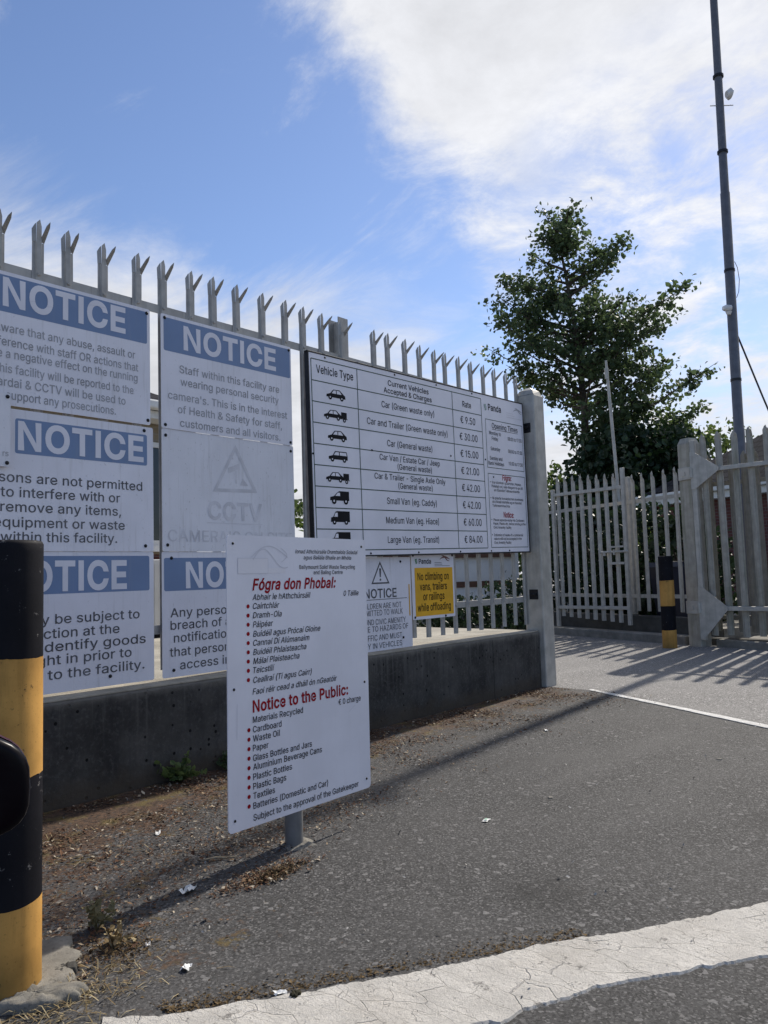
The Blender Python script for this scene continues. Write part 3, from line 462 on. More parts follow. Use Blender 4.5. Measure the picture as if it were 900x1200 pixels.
for _c, _k, _w in (('N', [(60, 0), (60, 509), (133, 509), (397, 104), (397, 509), (462, 509), (462, 0), (389, 0), (125, 405), (125, 0)], 522), ('I', [(60, 0), (60, 509), (125, 509), (125, 0)], 185),
                   ('M', [(60, 0), (60, 509), (152, 509), (300, 112), (448, 509), (540, 509), (540, 0), (477, 0), (477, 405), (328, 0), (272, 0), (123, 405), (123, 0)], 600), ('l', [(56, 0), (56, 524), (117, 524), (117, 0)], 173),
                   ('1', [(150, 0), (150, 415), (55, 365), (55, 430), (165, 509), (215, 509), (215, 0)], 330), ('x', [(15, 0), (153, 195), (25, 379), (98, 379), (187, 249), (277, 379), (350, 379), (222, 195), (360, 0), (287, 0), (187, 145), (87, 0)], 375),
                   ('K', [(60, 0), (60, 509), (125, 509), (125, 268), (355, 509), (440, 509), (222, 280), (450, 0), (368, 0), (178, 235), (125, 180), (125, 0)], 460),
                   ('P', [(60, 0), (60, 509), (235, 509), (300, 500), (350, 470), (385, 420), (395, 355), (385, 290), (350, 240), (300, 210), (235, 200), (125, 200), (125, 0)], 430),
                   ('R', [(60, 0), (60, 509), (235, 509), (300, 500), (350, 470), (385, 420), (395, 355), (385, 292), (352, 245), (300, 215), (410, 0), (335, 0), (232, 203), (125, 203), (125, 0)], 450)):
    GLYPH[_c] = [[(x / 1000, y / 1000) for x, y in _k]]; GLYPH_ADV[_c] = _w
for _c in 'PR': GLYPH[_c].append([(x / 1000, y / 1000) for x, y in [(125, 259), (230, 259), (275, 266), (308, 287), (328, 318), (333, 355), (328, 390), (308, 423), (275, 445), (230, 452), (125, 452)]])
def _area(p): return sum(p[i - 1][0] * p[i][1] - p[i][0] * p[i - 1][1] for i in range(len(p))) / 2
_OUT = 1.0 if _area(max(GLYPH['H'], key=len)) > 0 else -1.0
_gcache = {}
def _glyph(c, bold):
    key = (c, round(bold, 4))
    if key in _gcache: return _gcache[key]
    conts = []
    for p in GLYPH.get(c, []):
        n = len(p); q = []
        for i in range(n):
            a, b, e = Vector(p[i - 1]), Vector(p[i]), Vector(p[(i + 1) % n])
            d1, d2 = (b - a), (e - b)
            if d1.length < 1e-6 or d2.length < 1e-6: q.append((b.x, b.y, 0)); continue
            d1.normalize(); d2.normalize(); n1 = Vector((d1.y, -d1.x)) * _OUT; n2 = Vector((d2.y, -d2.x)) * _OUT; m = n1 + n2
            m = n1 if m.length < .3 else m / max(.6, m.length_squared / 2)
            q.append((b.x + m.x * bold, b.y + m.y * bold, 0))
        conts.append(q)
    vs, fs = [], []
    outer = [q for q in conts if _area(q) * _OUT > 0]; holes = [q for q in conts if _area(q) * _OUT <= 0]
    def inside(pt, q):
        r = False
        for i in range(len(q)):
            (xa, ya, _), (xb, yb, _) = q[i - 1], q[i]
            if (ya > pt[1]) != (yb > pt[1]) and pt[0] < (xb - xa) * (pt[1] - ya) / (yb - ya) + xa: r = not r
        return r
    for q in outer:
        grp = [q] + [hq for hq in holes if inside(hq[0], q)]; o = len(vs)
        fs += [tuple(i + o for i in t) for t in tessellate_polygon([[Vector((v[0], v[1], 0)) for v in g] for g in grp])]
        vs += [(v[0], v[1], 0.0) for g in grp for v in g]
    _gcache[key] = (vs, fs); return vs, fs
def _glyphs(body, bold=0.0, shear=0.0):
    vs, fs, x = [], [], 0.0
    for c in body:
        gv, gf = _glyph(c, bold); o = len(vs)
        vs += [Vector((v[0] + x + v[1] * shear, v[1], v[2])) for v in gv]; fs += [tuple(i + o for i in f) for f in gf]
        x += GLYPH_ADV.get(c, 300) / 1000 + bold * 1.2
    return vs, fs
_h = _glyphs('H')[0]; CAP = max(v.y for v in _h) - min(v.y for v in _h)
def text(mb, body, x0, x1, z, cap, y=0.0, mi=0, bold=0.0, shear=0.0, slope=0.0, z1=None):
    "one line of letters from x0 to x1 (x1 None: natural width) on baseline z, capital height cap, lying at depth y"
    vs, fs = _glyphs(body, bold, shear); lo = min(v.x for v in vs); hi = max(v.x for v in vs)
    ky = cap / CAP; kx = ky if x1 is None else (x1 - x0) / (hi - lo)
    if z1 is not None: slope = (z1 - z) / (x1 - x0)
    for i, f in enumerate(fs):
        out = []
        for k in f:
            v = vs[k]; x = (v.x - lo) * kx; out.append((x0 + x, y - .00003 * (i % 37), z + v.y * ky + slope * x))
        mb.add(out, [(0, 1, 2)], mi)
def rect(mb, x0, x1, z0, z1, y, mi=0): mb.add([(x0, y, z0), (x1, y, z0), (x1, y, z1), (x0, y, z1)], [(0, 1, 2, 3)], mi)
def line(mb, a, b, w, y, mi=0):
    d = Vector((b[0] - a[0], b[1] - a[1])).normalized(); n = Vector((-d.y, d.x)) * w / 2
    mb.add([(a[0] - n.x, y, a[1] - n.y), (b[0] - n.x, y, b[1] - n.y), (b[0] + n.x, y, b[1] + n.y), (a[0] + n.x, y, a[1] + n.y)], [(0, 1, 2, 3)], mi)
def frame2d(mb, x0, x1, z0, z1, w, y, mi=0):
    rect(mb, x0, x1, z0, z0 + w, y, mi); rect(mb, x0, x1, z1 - w, z1, y, mi)
    rect(mb, x0, x0 + w, z0 + w, z1 - w, y, mi); rect(mb, x1 - w, x1, z0 + w, z1 - w, y, mi)
def poly2d(mb, pts, y, mi=0): mb.add([(p[0], y, p[1]) for p in pts], [tuple(range(len(pts)))], mi)
def disc2d(mb, cx, cz, r, y, mi=0, n=14): poly2d(mb, [(cx + r * math.cos(2 * math.pi * k / n), cz + r * math.sin(2 * math.pi * k / n)) for k in range(n)], y, mi)
def tri_outline(mb, pts, w, y, mi=0):
    c = Vector((sum(p[0] for p in pts) / 3, sum(p[1] for p in pts) / 3)); n = 3; A = []; B = []
    per = sum(math.dist(pts[i], pts[(i + 1) % 3]) for i in range(3)); ar = abs((pts[1][0] - pts[0][0]) * (pts[2][1] - pts[0][1]) - (pts[2][0] - pts[0][0]) * (pts[1][1] - pts[0][1])) / 2
    ic = Vector((0, 0)); 
    for i in range(3): ic += Vector(pts[i]) * math.dist(pts[(i + 1) % 3], pts[(i + 2) % 3]) / per
    k = w / (2 * ar / per)
    for p in pts: A.append((p[0], y, p[1])); q = Vector(p).lerp(ic, k); B.append((q.x, y, q.y))
    mb.add(A + B, [(i, (i + 1) % 3, 3 + (i + 1) % 3, 3 + i) for i in range(3)], mi)
def arc2d(mb, pts, w, y, mi=0):
    n = len(pts); L = []; Rr = []
    for i, p in enumerate(pts):
        a = pts[max(i - 1, 0)]; b = pts[min(i + 1, n - 1)]; d = Vector((b[0] - a[0], b[1] - a[1])).normalized()
        ww = w[i] if isinstance(w, list) else w
        L.append((p[0] - d.y * ww / 2, y, p[1] + d.x * ww / 2)); Rr.append((p[0] + d.y * ww / 2, y, p[1] - d.x * ww / 2))
    mb.add(L + Rr, [(i, i + 1, n + i + 1, n + i) for i in range(n - 1)], mi)
def panel(parent, x0, x1, z0, z1, m, th=.004, y=0.0, r=.012, name='panel'):
    pts = []
    for cx, cz, a0 in ((x1 - r, z1 - r, 0), (x0 + r, z1 - r, 90), (x0 + r, z0 + r, 180), (x1 - r, z0 + r, 270)):
        for k in range(4): a = R(a0 + 30 * k); pts.append((cx + r * math.cos(a), y, cz + r * math.sin(a)))
    mb = MB(); mb.ext(pts, (0, th, 0)); return obj(name, mb, m, parent)
_bm = MB(); _bm.lathe([(.0105, 0), (.0105, .003), (.007, .0075), (.0035, .009)], 10, axis='y')
bolt_mesh = _bm.mesh('bolt', M['bolt'])
def bolts(parent, spots, y=0.0, s=1.0):
    for x, z in spots:
        b = obj('bolt', bolt_mesh, None, parent); b.location = (x, y, z); b.scale = (s, s, s)

# ================================================================== THE SETTING
def sheet(name, pts, z, m):
    mb = MB(); mb.add([(x, y, z) for x, y in pts], [tuple(range(len(pts)))]); return struct(name, mb, m)
mb = MB(); mb.add([(-300, -300, 0), (300, -300, 0), (300, 300, 0), (-300, 300, 0)], [(0, 1, 2, 3)]); struct('road', mb, M['road'])
def wobble(a, b, n, amp, rr):
    return [(a[0] + (b[0] - a[0]) * k / n + rr.uniform(-amp, amp), a[1] + (b[1] - a[1]) * k / n + rr.uniform(-amp, amp)) for k in range(n + 1)]
sheet('forecourt', [(-14, 4.06), (-14, -12), (-1.2, -12)] + wobble((-1.2, -12), (6.03, 1.69), 24, .012, rnd)[1:] + wobble((6.03, 1.69), (6.98, 3.56), 12, .012, rnd)[1:] + [(7.0, 4.06)], .004, M['tarmac'])

def ribbon(name, top, bot, z0, th, m, amp, sub):
    "painted line between two edge polylines, with ragged edges and a real thickness"
    def dense(p):
        out = []
        for i in range(len(p) - 1):
            n = max(2, int(math.dist(p[i], p[i + 1]) / sub))
            for k in range(n): out.append((p[i][0] + (p[i + 1][0] - p[i][0]) * k / n, p[i][1] + (p[i + 1][1] - p[i][1]) * k / n))
        out.append(p[-1]); return out
    rr = random.Random(3); A = dense(top); B = dense(bot); n = 90
    def samp(P, t):
        f = t * (len(P) - 1); i = min(int(f), len(P) - 2); f -= i
        return [P[i][0] + (P[i + 1][0] - P[i][0]) * f, P[i][1] + (P[i + 1][1] - P[i][1]) * f]
    ra = [0, 0]; rows = []; N = int(max(len(A), len(B)) * 1.0)
    for k in range(N + 1):
        t = k / N; a = samp(A, t); b = samp(B, t)
        for i in range(2): ra[i] = ra[i] * .7 + rr.uniform(-amp, amp)
        d = Vector((a[0] - b[0], a[1] - b[1])).normalized()
        rows.append(((a[0] + d.x * ra[0], a[1] + d.y * ra[0]), (b[0] - d.x * ra[1], b[1] - d.y * ra[1])))
    mb = MB(); vs = []
    for a, b in rows:
        e = Vector((a[0] - b[0], a[1] - b[1])).normalized() * th
        vs += [(a[0] + e.x, a[1] + e.y, z0), (a[0], a[1], z0 + th), (b[0], b[1], z0 + th), (b[0] - e.x, b[1] - e.y, z0)]
    fs = []
    for k in range(len(rows) - 1):
        for j in range(3): q = 4 * k + j; fs.append((q, q + 1, q + 5, q + 4))
    mb.add(vs, fs); return struct(name, mb, m)
ribbon('painted_line_thick', [(1.13, 2.03), (1.22, 1.905), (1.46, 1.745), (1.72, 1.58), (1.94, 1.44), (2.24, 1.28), (2.48, 1.11), (2.91, .86), (3.5, .42), (4.1, -.1)],
       [(1.02, 1.87), (1.2, 1.66), (1.45, 1.42), (1.77, 1.185), (1.87, 1.16), (2.06, 1.07), (2.24, .955), (2.53, .755), (3.05, .36), (3.6, -.12)], .004, .006, M['thick_line'], .007, .012)
ribbon('painted_line_thin', [(7.02, 3.53), (6.53, 2.58), (6.05, 1.675), (4.5, -1.35)], [(6.955, 3.53), (6.46, 2.60), (5.94, 1.66), (4.40, -1.35)], .008, .003, M['thin_line'], .003, .03)
# raised yard behind the wall
mb = MB(); mb.box(-14, 7.02, 4.331, 60, 0.0, .558); struct('yard_ground', mb, M['yard'])

# front retaining wall
t = thing('retaining_wall', 'low grimy dark concrete wall under the palisade fence and signs', 'wall', (0, 4.03, 0))
mb = MB(); mb.box(-14, 6.955, 0, .30, -.1, .550, bev=.014); obj('wall_face', mb, M['wall'], t)
mb = MB(); mb.box(-14, 6.955, .010, .30, .5505, .562, bev=.004); obj('coping', mb, M['coping'], t)

# far boundary: direction e runs to the right along the road edge, n points away from the camera
B0 = Vector((11.75, 4.6)); E_ = Vector((-.375, -.927)).normalized(); N_ = Vector((.927, -.375)).normalized()
def bp(s, off, z=0): q = B0 + E_ * s + N_ * off; return Vector((q.x, q.y, z))
FAR = Matrix(((E_.x, N_.x, 0, B0.x), (E_.y, N_.y, 0, B0.y), (0, 0, 1, 0), (0, 0, 0, 1)))   # local x = along e, local y = away
def far_box(mb, s0, s1, o0, o1, z0, z1, bev=0.0, mi=0): mb.box(s0, s1, o0, o1, z0, z1, mi, bev, FAR)
mb = MB(); far_box(mb, -14, .3, 0, .14, -.1, .125, .015); far_box(mb, .72, 7, .15, .29, -.1, .10, .015); struct('kerb', mb, M['kerb'])
mb = MB(); far_box(mb, -14, .40, .142, .50, -.1, .10); struct('pavement', mb, M['kerb'])
t = thing('plinth_wall', 'low dark concrete plinth under the far palisade fence', 'wall', bp(0, .6))
mb = MB(); mb.box(-14, .40, .502, .70, -.1, .36, 0, .012, Matrix.Translation(-t.location) @ FAR); obj('wall_face', mb, M['plinth'], t)
mb = MB(); far_box(mb, -14, .40, .71, 30, -.1, .20); far_box(mb, .41, 30, .95, 30, -.1, .06); struct('far_ground', mb, M['kerb'])

# ------------------------------------------------------------------ palisade pales
def pale_mesh(name, w, zb, zt, m, th=.003, splay=1.0, step=.13, bolts_z=()):
    "D-section steel pale: folded web, three points, the middle one straight, one outer point bent to the street, one back"
    h = w / 2; mb = MB(); zs = zt - step
    P = [(-h, 0), (-h * .62, 0), (-h * .42, -.013), (h * .42, -.013), (h * .62, 0), (h, 0)]
    n = len(P); a = []
    for z in (zb, zs):
        a += [(x, y, z) for x, y in P] + [(x, y + th, z) for x, y in P]
    fs = []
    for i in range(n - 1):
        fs += [(i, i + 1, 2 * n + i + 1, 2 * n + i), (n + i + 1, n + i, 3 * n + i, 3 * n + i + 1), (i, n + i, n + i + 1, i + 1)]
    fs += [(0, 2 * n, 3 * n, n), (n - 1, 2 * n - 1, 4 * n - 1, 3 * n - 1)]
    mb.add(a, fs)
    # middle point
    mb.ext([(-h * .42, -.013, zs), (h * .42, -.013, zs), (h * .42, -.013, zs + step * .70), (h * .12, -.013, zt), (-h * .42, -.013, zs + step * .84)], (0, th, 0))
    # outer point, bent to the street
    k = splay
    mb.ext([(h * .40, -.010, zs), (h, 0, zs), (h, -.006, zs + step * .18), (h, -.074 * k, zs + step * .52), (h * .72, -.100 * k, zs + step * .66), (h * .40, -.078 * k, zs + step * .52), (h * .40, -.012, zs + step * .18)], (0, th * .8, th * 2.2))
    # outer point, bent a little back
    mb.ext([(-h, 0, zs), (-h * .42, -.009, zs), (-h * .42, -.009 + .004 * k, zs + step * .84), (-h * .5, -.006 + .005 * k, zs + step * .82), (-h, .005 * k, zs + step * .58)], (0, th * 1.5, 0))
    for bz in bolts_z: mb.lathe([(.0105, .013), (.0105, .017), (.007, .021)], 8, 0, (0, 0, bz), 'y')
    return mb.mesh(name, m)

# ------------------------------------------------------------------ near palisade fence
FY = 4.17
fence = thing('palisade_fence', 'grey steel palisade fence with splayed spikes above the dark wall', 'fence', (0, FY, 0))
pm = pale_mesh('pale', .066, .622, 3.185, M['galv'], bolts_z=(2.868, .872))
for k in range(-24, 26):
    x = 1.93 + .2005 * k
    if k == 12: x = 4.335
    if k == 13: continue
    p = obj('pale', pm, None, fence); p.location = (x, .0, rnd.uniform(-.008, .008)); p.rotation_euler = (rnd.uniform(-.003, .0), rnd.gauss(0, .0045), rnd.uniform(-.05, .05))
for z in (2.868, .872):
    mb = MB(); mb.box(-3.2, 6.962, .006, .012, z - .027, z + .027); mb.box(-3.2, 6.962, .0125, .05, z + .021, z + .027); obj('rail', mb, M['galv'], fence)
for x in (-1.2, 1.63, 4.43):
    mb = MB(); z1 = 3.225
    mb.ext([(x - .055, .055, .56), (x - .055, .062, .56), (x - .055, .062, z1), (x - .055, .055, z1)], (.11, 0, 0))
    mb.box(x - .004, x + .004, .0625, .16, .56, z1 - .02); mb.box(x - .055, x + .055, .1605, .167, .56, z1); obj('fence_post', mb, M['galv'], fence)

# large gate post at the end of the fence
gp = thing('gate_post', 'large square steel gate post at the end of the dark wall', 'post', (7.06, 4.08, 0))
mb = MB()
x0, x1, y0, y1 = -.10, .105, -.10, .11
mb.box(x0, x1, y0, y1, -.05, 2.965, 0, .012)
mb.loft([[(x0 + .004, y0 + .004, 2.966), (x1 - .004, y0 + .004, 2.931), (x1 - .004, y1 - .004, 2.966), (x0 + .004, y1 - .004, 2.966)],
         [(x0 + .03, y0 + .03, 3.015), (x1 - .03, y0 + .03, 3.015), (x1 - .03, y1 - .03, 3.02), (x0 + .03, y1 - .03, 3.02)],
         [(x0 + .09, y0 + .09, 3.055), (x1 - .09, y0 + .09, 3.055), (x1 - .09, y1 - .09, 3.055), (x0 + .09, y1 - .09, 3.055)]], 0, False)
obj('post', mb, M['galv_light'], gp)
for z in (2.62, .92):
    mb = MB(); mb.box(x0 - .006, x0 - .001, -.05, .05, z - .05, z + .05, 0, .002); mb.tube([(x0 - .012, -.03, z), (x0 - .012, .03, z)], .014, 8); obj('fixing_lug', mb, M['bolt'], gp)

# ================================================================== SIGNS ON THE NEAR FENCE
SY = 4.148          # front of the sign sheets
TX = -.0012         # lettering floats this far in front of its sheet
def notice(name, label, x0, x1, z0, z1, bar, head, lines, m='panel', tm='grey_text', y=SY, bl=(), barm='blue', hb=.012, caps=.058):
    t = thing(name, label, 'sign', ((x0 + x1) / 2, y, z0), group='blue and white notice signs on the fence')
    ox = (x0 + x1) / 2
    panel(t, x0 - ox, x1 - ox, 0, z1 - z0, M[m])
    if bar:
        b = obj('header_band', (lambda q: (panel_pts(q, bar[0] - ox, bar[1] - ox, bar[2] - z0, bar[3] - z0, -.0006), q)[1])(MB()), M[barm], t)
    if head:
        mb = MB(); text(mb, 'NOTICE', head[0] - ox, head[1] - ox, head[2] - z0, head[3], TX, bold=.028); obj('heading', mb, M['blue_text'], t)
    mb = MB()
    for body, a, b, z in lines: text(mb, body, a - ox, None if b is None else b - ox, z - z0, caps, TX, bold=hb * .4)
    if lines: obj('lettering', mb, M[tm], t)
    bolts(t, [(px - ox, pz - z0) for px, pz in bl])
    return t
def panel_pts(mb, x0, x1, z0, z1, y, r=.012):
    pts = []
    for cx, cz, a0 in ((x1 - r, z1 - r, 0), (x0 + r, z1 - r, 90), (x0 + r, z0 + r, 180), (x1 - r, z0 + r, 270)):
        for k in range(4): a = R(a0 + 30 * k); pts.append((cx + r * math.cos(a), cz + r * math.sin(a)))
    poly2d(mb, pts, y)

notice('notice_sign', 'weathered notice with broad blue header warning about abuse and assault of staff', 1.535, 2.617, 2.112, 2.832, (1.555, 2.597, 2.612, 2.812),
       (1.735, 2.452, 2.651, .143),
       [('Be Aware that any abuse, assault or', 1.612, 2.515, 2.505), ('interference with staff OR actions that', 1.602, 2.535, 2.430), ('have a negative effect on the running', 1.622, 2.53, 2.366),
        ('of this facility will be reported to the', 1.642, 2.503, 2.286), ('Gardai & CCTV will be used to', 1.672, 2.45, 2.213), ('support any prosecutions.', 1.757, 2.387, 2.145)],
       bl=[(2.595, 2.805), (2.600, 2.140), (1.565, 2.805), (1.565, 2.14)], y=SY - .012, caps=.046)
notice('notice_sign', 'notice with blue box header telling persons not to interfere with or remove items', 1.562, 2.638, 1.345, 2.098, (1.808, 2.596, 1.862, 2.05),
       (1.823, 2.572, 1.888, .142),
       [('Persons are not permitted', 1.602, 2.562, 1.708), ('to interfere with or', 1.735, 2.416, 1.630), ('remove any items,', 1.735, 2.422, 1.552), ('equipment or waste', 1.700, 2.445, 1.471), ('within this facility.', 1.737, 2.396, 1.394)],
       tm='grey_dark', bl=[(2.577, 2.075), (2.582, 1.378), (1.60, 2.075), (1.60, 1.378)], y=SY - .006, caps=.052)
notice('notice_sign', 'notice with blue header about inspection of goods, behind the near bollard', 1.562, 2.640, .582, 1.3435, (1.60, 2.611, 1.113, 1.319),
       (1.742, 2.461, 1.134, .152),
       [('You may be subject to', 1.652, 2.543, .952), ('inspection at the', 1.752, 2.413, .876), ('site to identify goods', 1.652, 2.583, .805), ('brought in prior to', 1.742, 2.490, .734), ('access to the facility.', 1.662, 2.573, .656)],
       tm='grey_dark', bl=[(2.355, .635), (1.60, 1.31)], y=SY, caps=.052)
notice('notice_sign', 'notice with blue header about staff wearing personal security cameras', 2.695, 3.777, 2.108, 2.832, (2.714, 3.766, 2.60, 2.812),
       (2.860, 3.632, 2.636, .143),
       [('Staff within this facility are', 2.827, 3.658, 2.475), ('wearing personal security', 2.834, 3.652, 2.395), ("camera's. This is in the interest", 2.742, 3.729, 2.298), ('of Health & Safety for staff,', 2.812, 3.677, 2.216), ('customers and all visitors.', 2.828, 3.660, 2.131)],
       bl=[(2.722, 2.808), (3.757, 2.806), (2.722, 2.130), (3.757, 2.130)], y=SY - .012, caps=.049)
t = notice('notice_sign', 'bleached panel with barely legible triangle and camera lettering, directly below a notice', 2.700, 3.787, 1.345, 2.1065, None, None, [], m='panel_worn',
           bl=[(2.727, 2.065), (3.762, 2.068), (2.735, 1.385), (3.762, 1.40)], y=SY - .006)
t['group'] = ''; del t['group']
ox = 3.2435; mb = MB(); z0 = 1.345
tri = [(3.075 - ox, 1.735 - z0), (3.447 - ox, 1.748 - z0), (3.265 - ox, 2.062 - z0)]
tri_outline(mb, tri, .022, TX)
poly2d(mb, [(3.205 - ox, 1.865 - z0), (3.30 - ox, 1.90 - z0), (3.29 - ox, 1.935 - z0), (3.20 - ox, 1.90 - z0)], TX)
poly2d(mb, [(3.26 - ox, 1.80 - z0), (3.275 - ox, 1.80 - z0), (3.275 - ox, 1.885 - z0), (3.26 - ox, 1.885 - z0)], TX)
poly2d(mb, [(3.30 - ox, 1.79 - z0), (3.37 - ox, 1.79 - z0), (3.32 - ox, 1.84 - z0)], TX)
text(mb, 'CCTV', 3.036 - ox, 3.486 - ox, 1.556 - z0, .112, TX, bold=.02); rect(mb, 3.027 - ox, 3.486 - ox, 1.529 - z0, 1.533 - z0, TX)
text(mb, "CAMERA'S ON SITE", 2.738 - ox, 3.754 - ox, 1.408 - z0, .072, TX); obj('lettering', mb, M['ghost'], t)
notice('notice_sign', 'notice with blue header beginning Any person, half hidden by the freestanding sign', 2.698, 3.78, .580, 1.343, (2.712, 3.765, 1.103, 1.306),
       (2.868, 3.63, 1.124, .149),
       [('Any person found in', 2.754, 3.60, .943), ('breach of any', 2.754, 3.31, .867), ('notification may find', 2.777, 3.60, .789), ("that person's", 2.747, 3.27, .705), ('access in future', 2.819, 3.48, .622)],
       tm='grey_dark', bl=[(2.765, 1.305), (2.775, .622), (3.72, 1.305)], y=SY, caps=.054)
# children notice
t = thing('notice_sign', 'white notice with grey warning triangle about children, beside the yellow sign', 'sign', (4.66, SY, .565), group='small signs under the price board'); ox = 4.66; z0 = .565
panel(t, 4.235 - ox, 5.085 - ox, 0, 1.305 - z0, M['panel'])
mb = MB(); tri = [(4.592 - ox, 1.092 - z0), (4.812 - ox, 1.092 - z0), (4.70 - ox, 1.272 - z0)]
tri_outline(mb, tri, .012, TX)
poly2d(mb, [(4.694 - ox, 1.145 - z0), (4.708 - ox, 1.145 - z0), (4.713 - ox, 1.215 - z0), (4.689 - ox, 1.215 - z0)], TX); disc2d(mb, 4.701 - ox, 1.125 - z0, .010, TX)
text(mb, 'NOTICE', 4.505 - ox, 4.895 - ox, .982 - z0, .070, TX, bold=.014); rect(mb, 4.36 - ox, 5.028 - ox, .966 - z0, .971 - z0, TX)
for body, a, b, z in [('CHILDREN ARE NOT', 4.445, 4.951, .896), ('PERMITTED TO WALK', 4.425, 4.966, .843), ('AROUND CIVIC AMENITY', 4.395, 5.001, .772), ('DUE TO HAZARDS OF', 4.455, 5.031, .718), ('TRAFFIC AND MUST', 4.425, 4.948, .649), ('STAY IN VEHICLES', 4.415, 4.945, .586)]:
    text(mb, body, a - ox, b - ox, z - z0, .043, TX)
obj('lettering', mb, M['grey_dark'], t)
mb = MB(); rect(mb, 5.052 - ox, 5.066 - ox, .82 - z0, 1.08 - z0, TX); obj('yellow_tape', mb, M['yellow_print'], t)
bolts(t, [(4.955 - ox, 1.268 - z0), (4.965 - ox, .648 - z0), (4.28 - ox, 1.268 - z0)])
# yellow sign
t = thing('warning_sign', 'small amber yellow sign forbidding climbing on vans and railings', 'sign', (5.40, SY, .778), group='small signs under the price board'); ox = 5.40; z0 = .778
panel(t, 5.103 - ox, 5.700 - ox, 0, 1.338 - z0, M['panel_clean'])
mb = MB(); panel_pts(mb, 5.138 - ox, 5.678 - ox, .803 - z0, 1.213 - z0, -.0006, .004); obj('yellow_field', mb, M['yellow_print'], t)
mb = MB()
for body, a, b, z in [('No climbing on', 5.176, 5.618, 1.108), ('vans, trailers', 5.202, 5.586, 1.022), ('or railings', 5.246, 5.545, .937), ('while offloading', 5.165, 5.634, .846)]:
    text(mb, body, a - ox, b - ox, z - z0, .062, TX, bold=.012)
text(mb, 'Panda', 5.200 - ox, 5.368 - ox, 1.248 - z0, .040, TX, bold=.016); obj('lettering', mb, M['black_text'], t)
def panda_mark(mb, cx, cz, s):
    for dx, dz, r in ((-.45, .5, .30), (.05, .62, .26), (-.30, 0, .30), (.28, .12, .24), (-.05, -.5, .34), (.38, -.42, .18)): disc2d(mb, cx + dx * s, cz + dz * s, r * s, TX, n=9)
mb = MB(); panda_mark(mb, 5.166 - ox, 1.267 - z0, .026); obj('green_logo', mb, M['green_logo'], t)
def council_mark(mb, x0, x1, z0, z1, y=TX):
    w = x1 - x0; h = z1 - z0
    pts = [(x0 + w * (.30 + .70 * q), z0 + h * (.35 + .55 * math.sin(q * 3.0) * (1 - q * .5))) for q in [i / 10 for i in range(11)]]
    arc2d(mb, pts, [h * .05 + h * .22 * math.sin(math.pi * i / 10) for i in range(11)], y)
    pts = [(x0 + w * (.42 + .55 * q), z0 + h * (.95 - .75 * q + .18 * math.sin(q * 6))) for q in [i / 10 for i in range(11)]]
    arc2d(mb, pts, [h * .04 + h * .16 * math.sin(math.pi * i / 10) for i in range(11)], y - .0003)
mb = MB(); council_mark(mb, 5.43 - ox, 5.645 - ox, 1.262 - z0, 1.318 - z0); obj('crest', mb, M['brown_logo'], t)
mb = MB()
for i, (a, b) in enumerate(((5.42, 5.52), (5.42, 5.53), (5.42, 5.64))): rect(mb, a - ox, b - ox, 1.252 - .014 * i - z0, 1.258 - .014 * i - z0, TX)
obj('small_print', mb, M['grey_text'], t)
bolts(t, [(5.123 - ox, 1.318 - z0), (5.128 - ox, .798 - z0), (5.555 - ox, .79 - z0), (5.68 - ox, 1.318 - z0)])
# sliver of another sign at the left edge
t = thing('information_sign', 'plain grey sign overlapping the notices at the left edge of the photo', 'sign', (1.50, SY - .035, 1.782))
panel(t, -.28, .272, 0, .388, M['panel_worn'])
mb = MB(); text(mb, 'rs', .232, .262, .055, .030, TX); obj('lettering', mb, M['grey_text'], t)
bolts(t, [(.255, .02), (.255, .37)])

# ------------------------------------------------------------------ price board
board = thing('price_board', 'large white price board with vehicle pictures and charges in a ruled table', 'sign', (3.932, 4.090, 1.312), (0, R(-.85), 0))
ca, sa = math.cos(R(.85)), math.sin(R(.85))
def BL(X, Z): dx, dz = X - 3.932, Z - 1.312; return dx * ca + dz * sa, -dx * sa + dz * ca
def bt(mb, body, X0, X1, Z, cap, mi=0, bold=0.004, **k):
    a = BL(X0, Z); w = (X1 - X0); text(mb, body, a[0], a[0] + w, a[1], cap, TX, mi, bold, **k)
BW, BH = 2.998, 1.505
panel(board, 0, BW, 0, BH, M['panel_clean'], .004, 0, .006)
mb = MB()
for a, b, c, d in ((-.012, BW + .012, -.012, 0), (-.012, BW + .012, BH, BH + .012), (-.012, 0, 0, BH), (BW, BW + .012, 0, BH)): mb.box(a, b, -.004, .035, c, d, 0, .002)
obj('frame', mb, M['bolt'], board)
mb = MB()
for z in (.35, 1.15): mb.box(.02, BW - .02, .006, .046, z - .02, z + .02)
obj('backing_rail', mb, M['galv'], board)
gx0, gx1 = .022, 2.246; cols = [gx0, .519, 1.781, gx1]
rows = [1.462, 1.300, 1.142] ; rows = [1.462] + [1.300 - .1575 * k for k in range(9)]
rows[-1] = .040
mb = MB(); w = .0075
for z in rows: rect(mb, gx0, gx1, z - w / 2, z + w / 2, TX)
for x in cols: rect(mb, x - w / 2, x + w / 2, rows[-1], rows[0], TX - .0003)
for a, b in (((6.216, 2.152), (6.902, 2.645)), ((6.226, 1.387), (6.906, 2.120))):
    p = BL(*a); q = BL(*b); frame2d(mb, 2.306, 2.976, p[1], q[1] - .010, .006, TX)
obj('ruled_lines', mb, M['green_line'], board)
mb = MB()
bt(mb, 'Vehicle Type', 3.985, 4.385, 2.674, .060, bold=.008); bt(mb, 'Current Vehicles', 4.800, 5.345, 2.712, .044, bold=.01); bt(mb, 'Accepted & Charges', 4.746, 5.385, 2.646, .044, bold=.01); bt(mb, 'Rate', 5.852, 5.989, 2.686, .054, bold=.008)
cx2 = (cols[1] + cols[2]) / 2
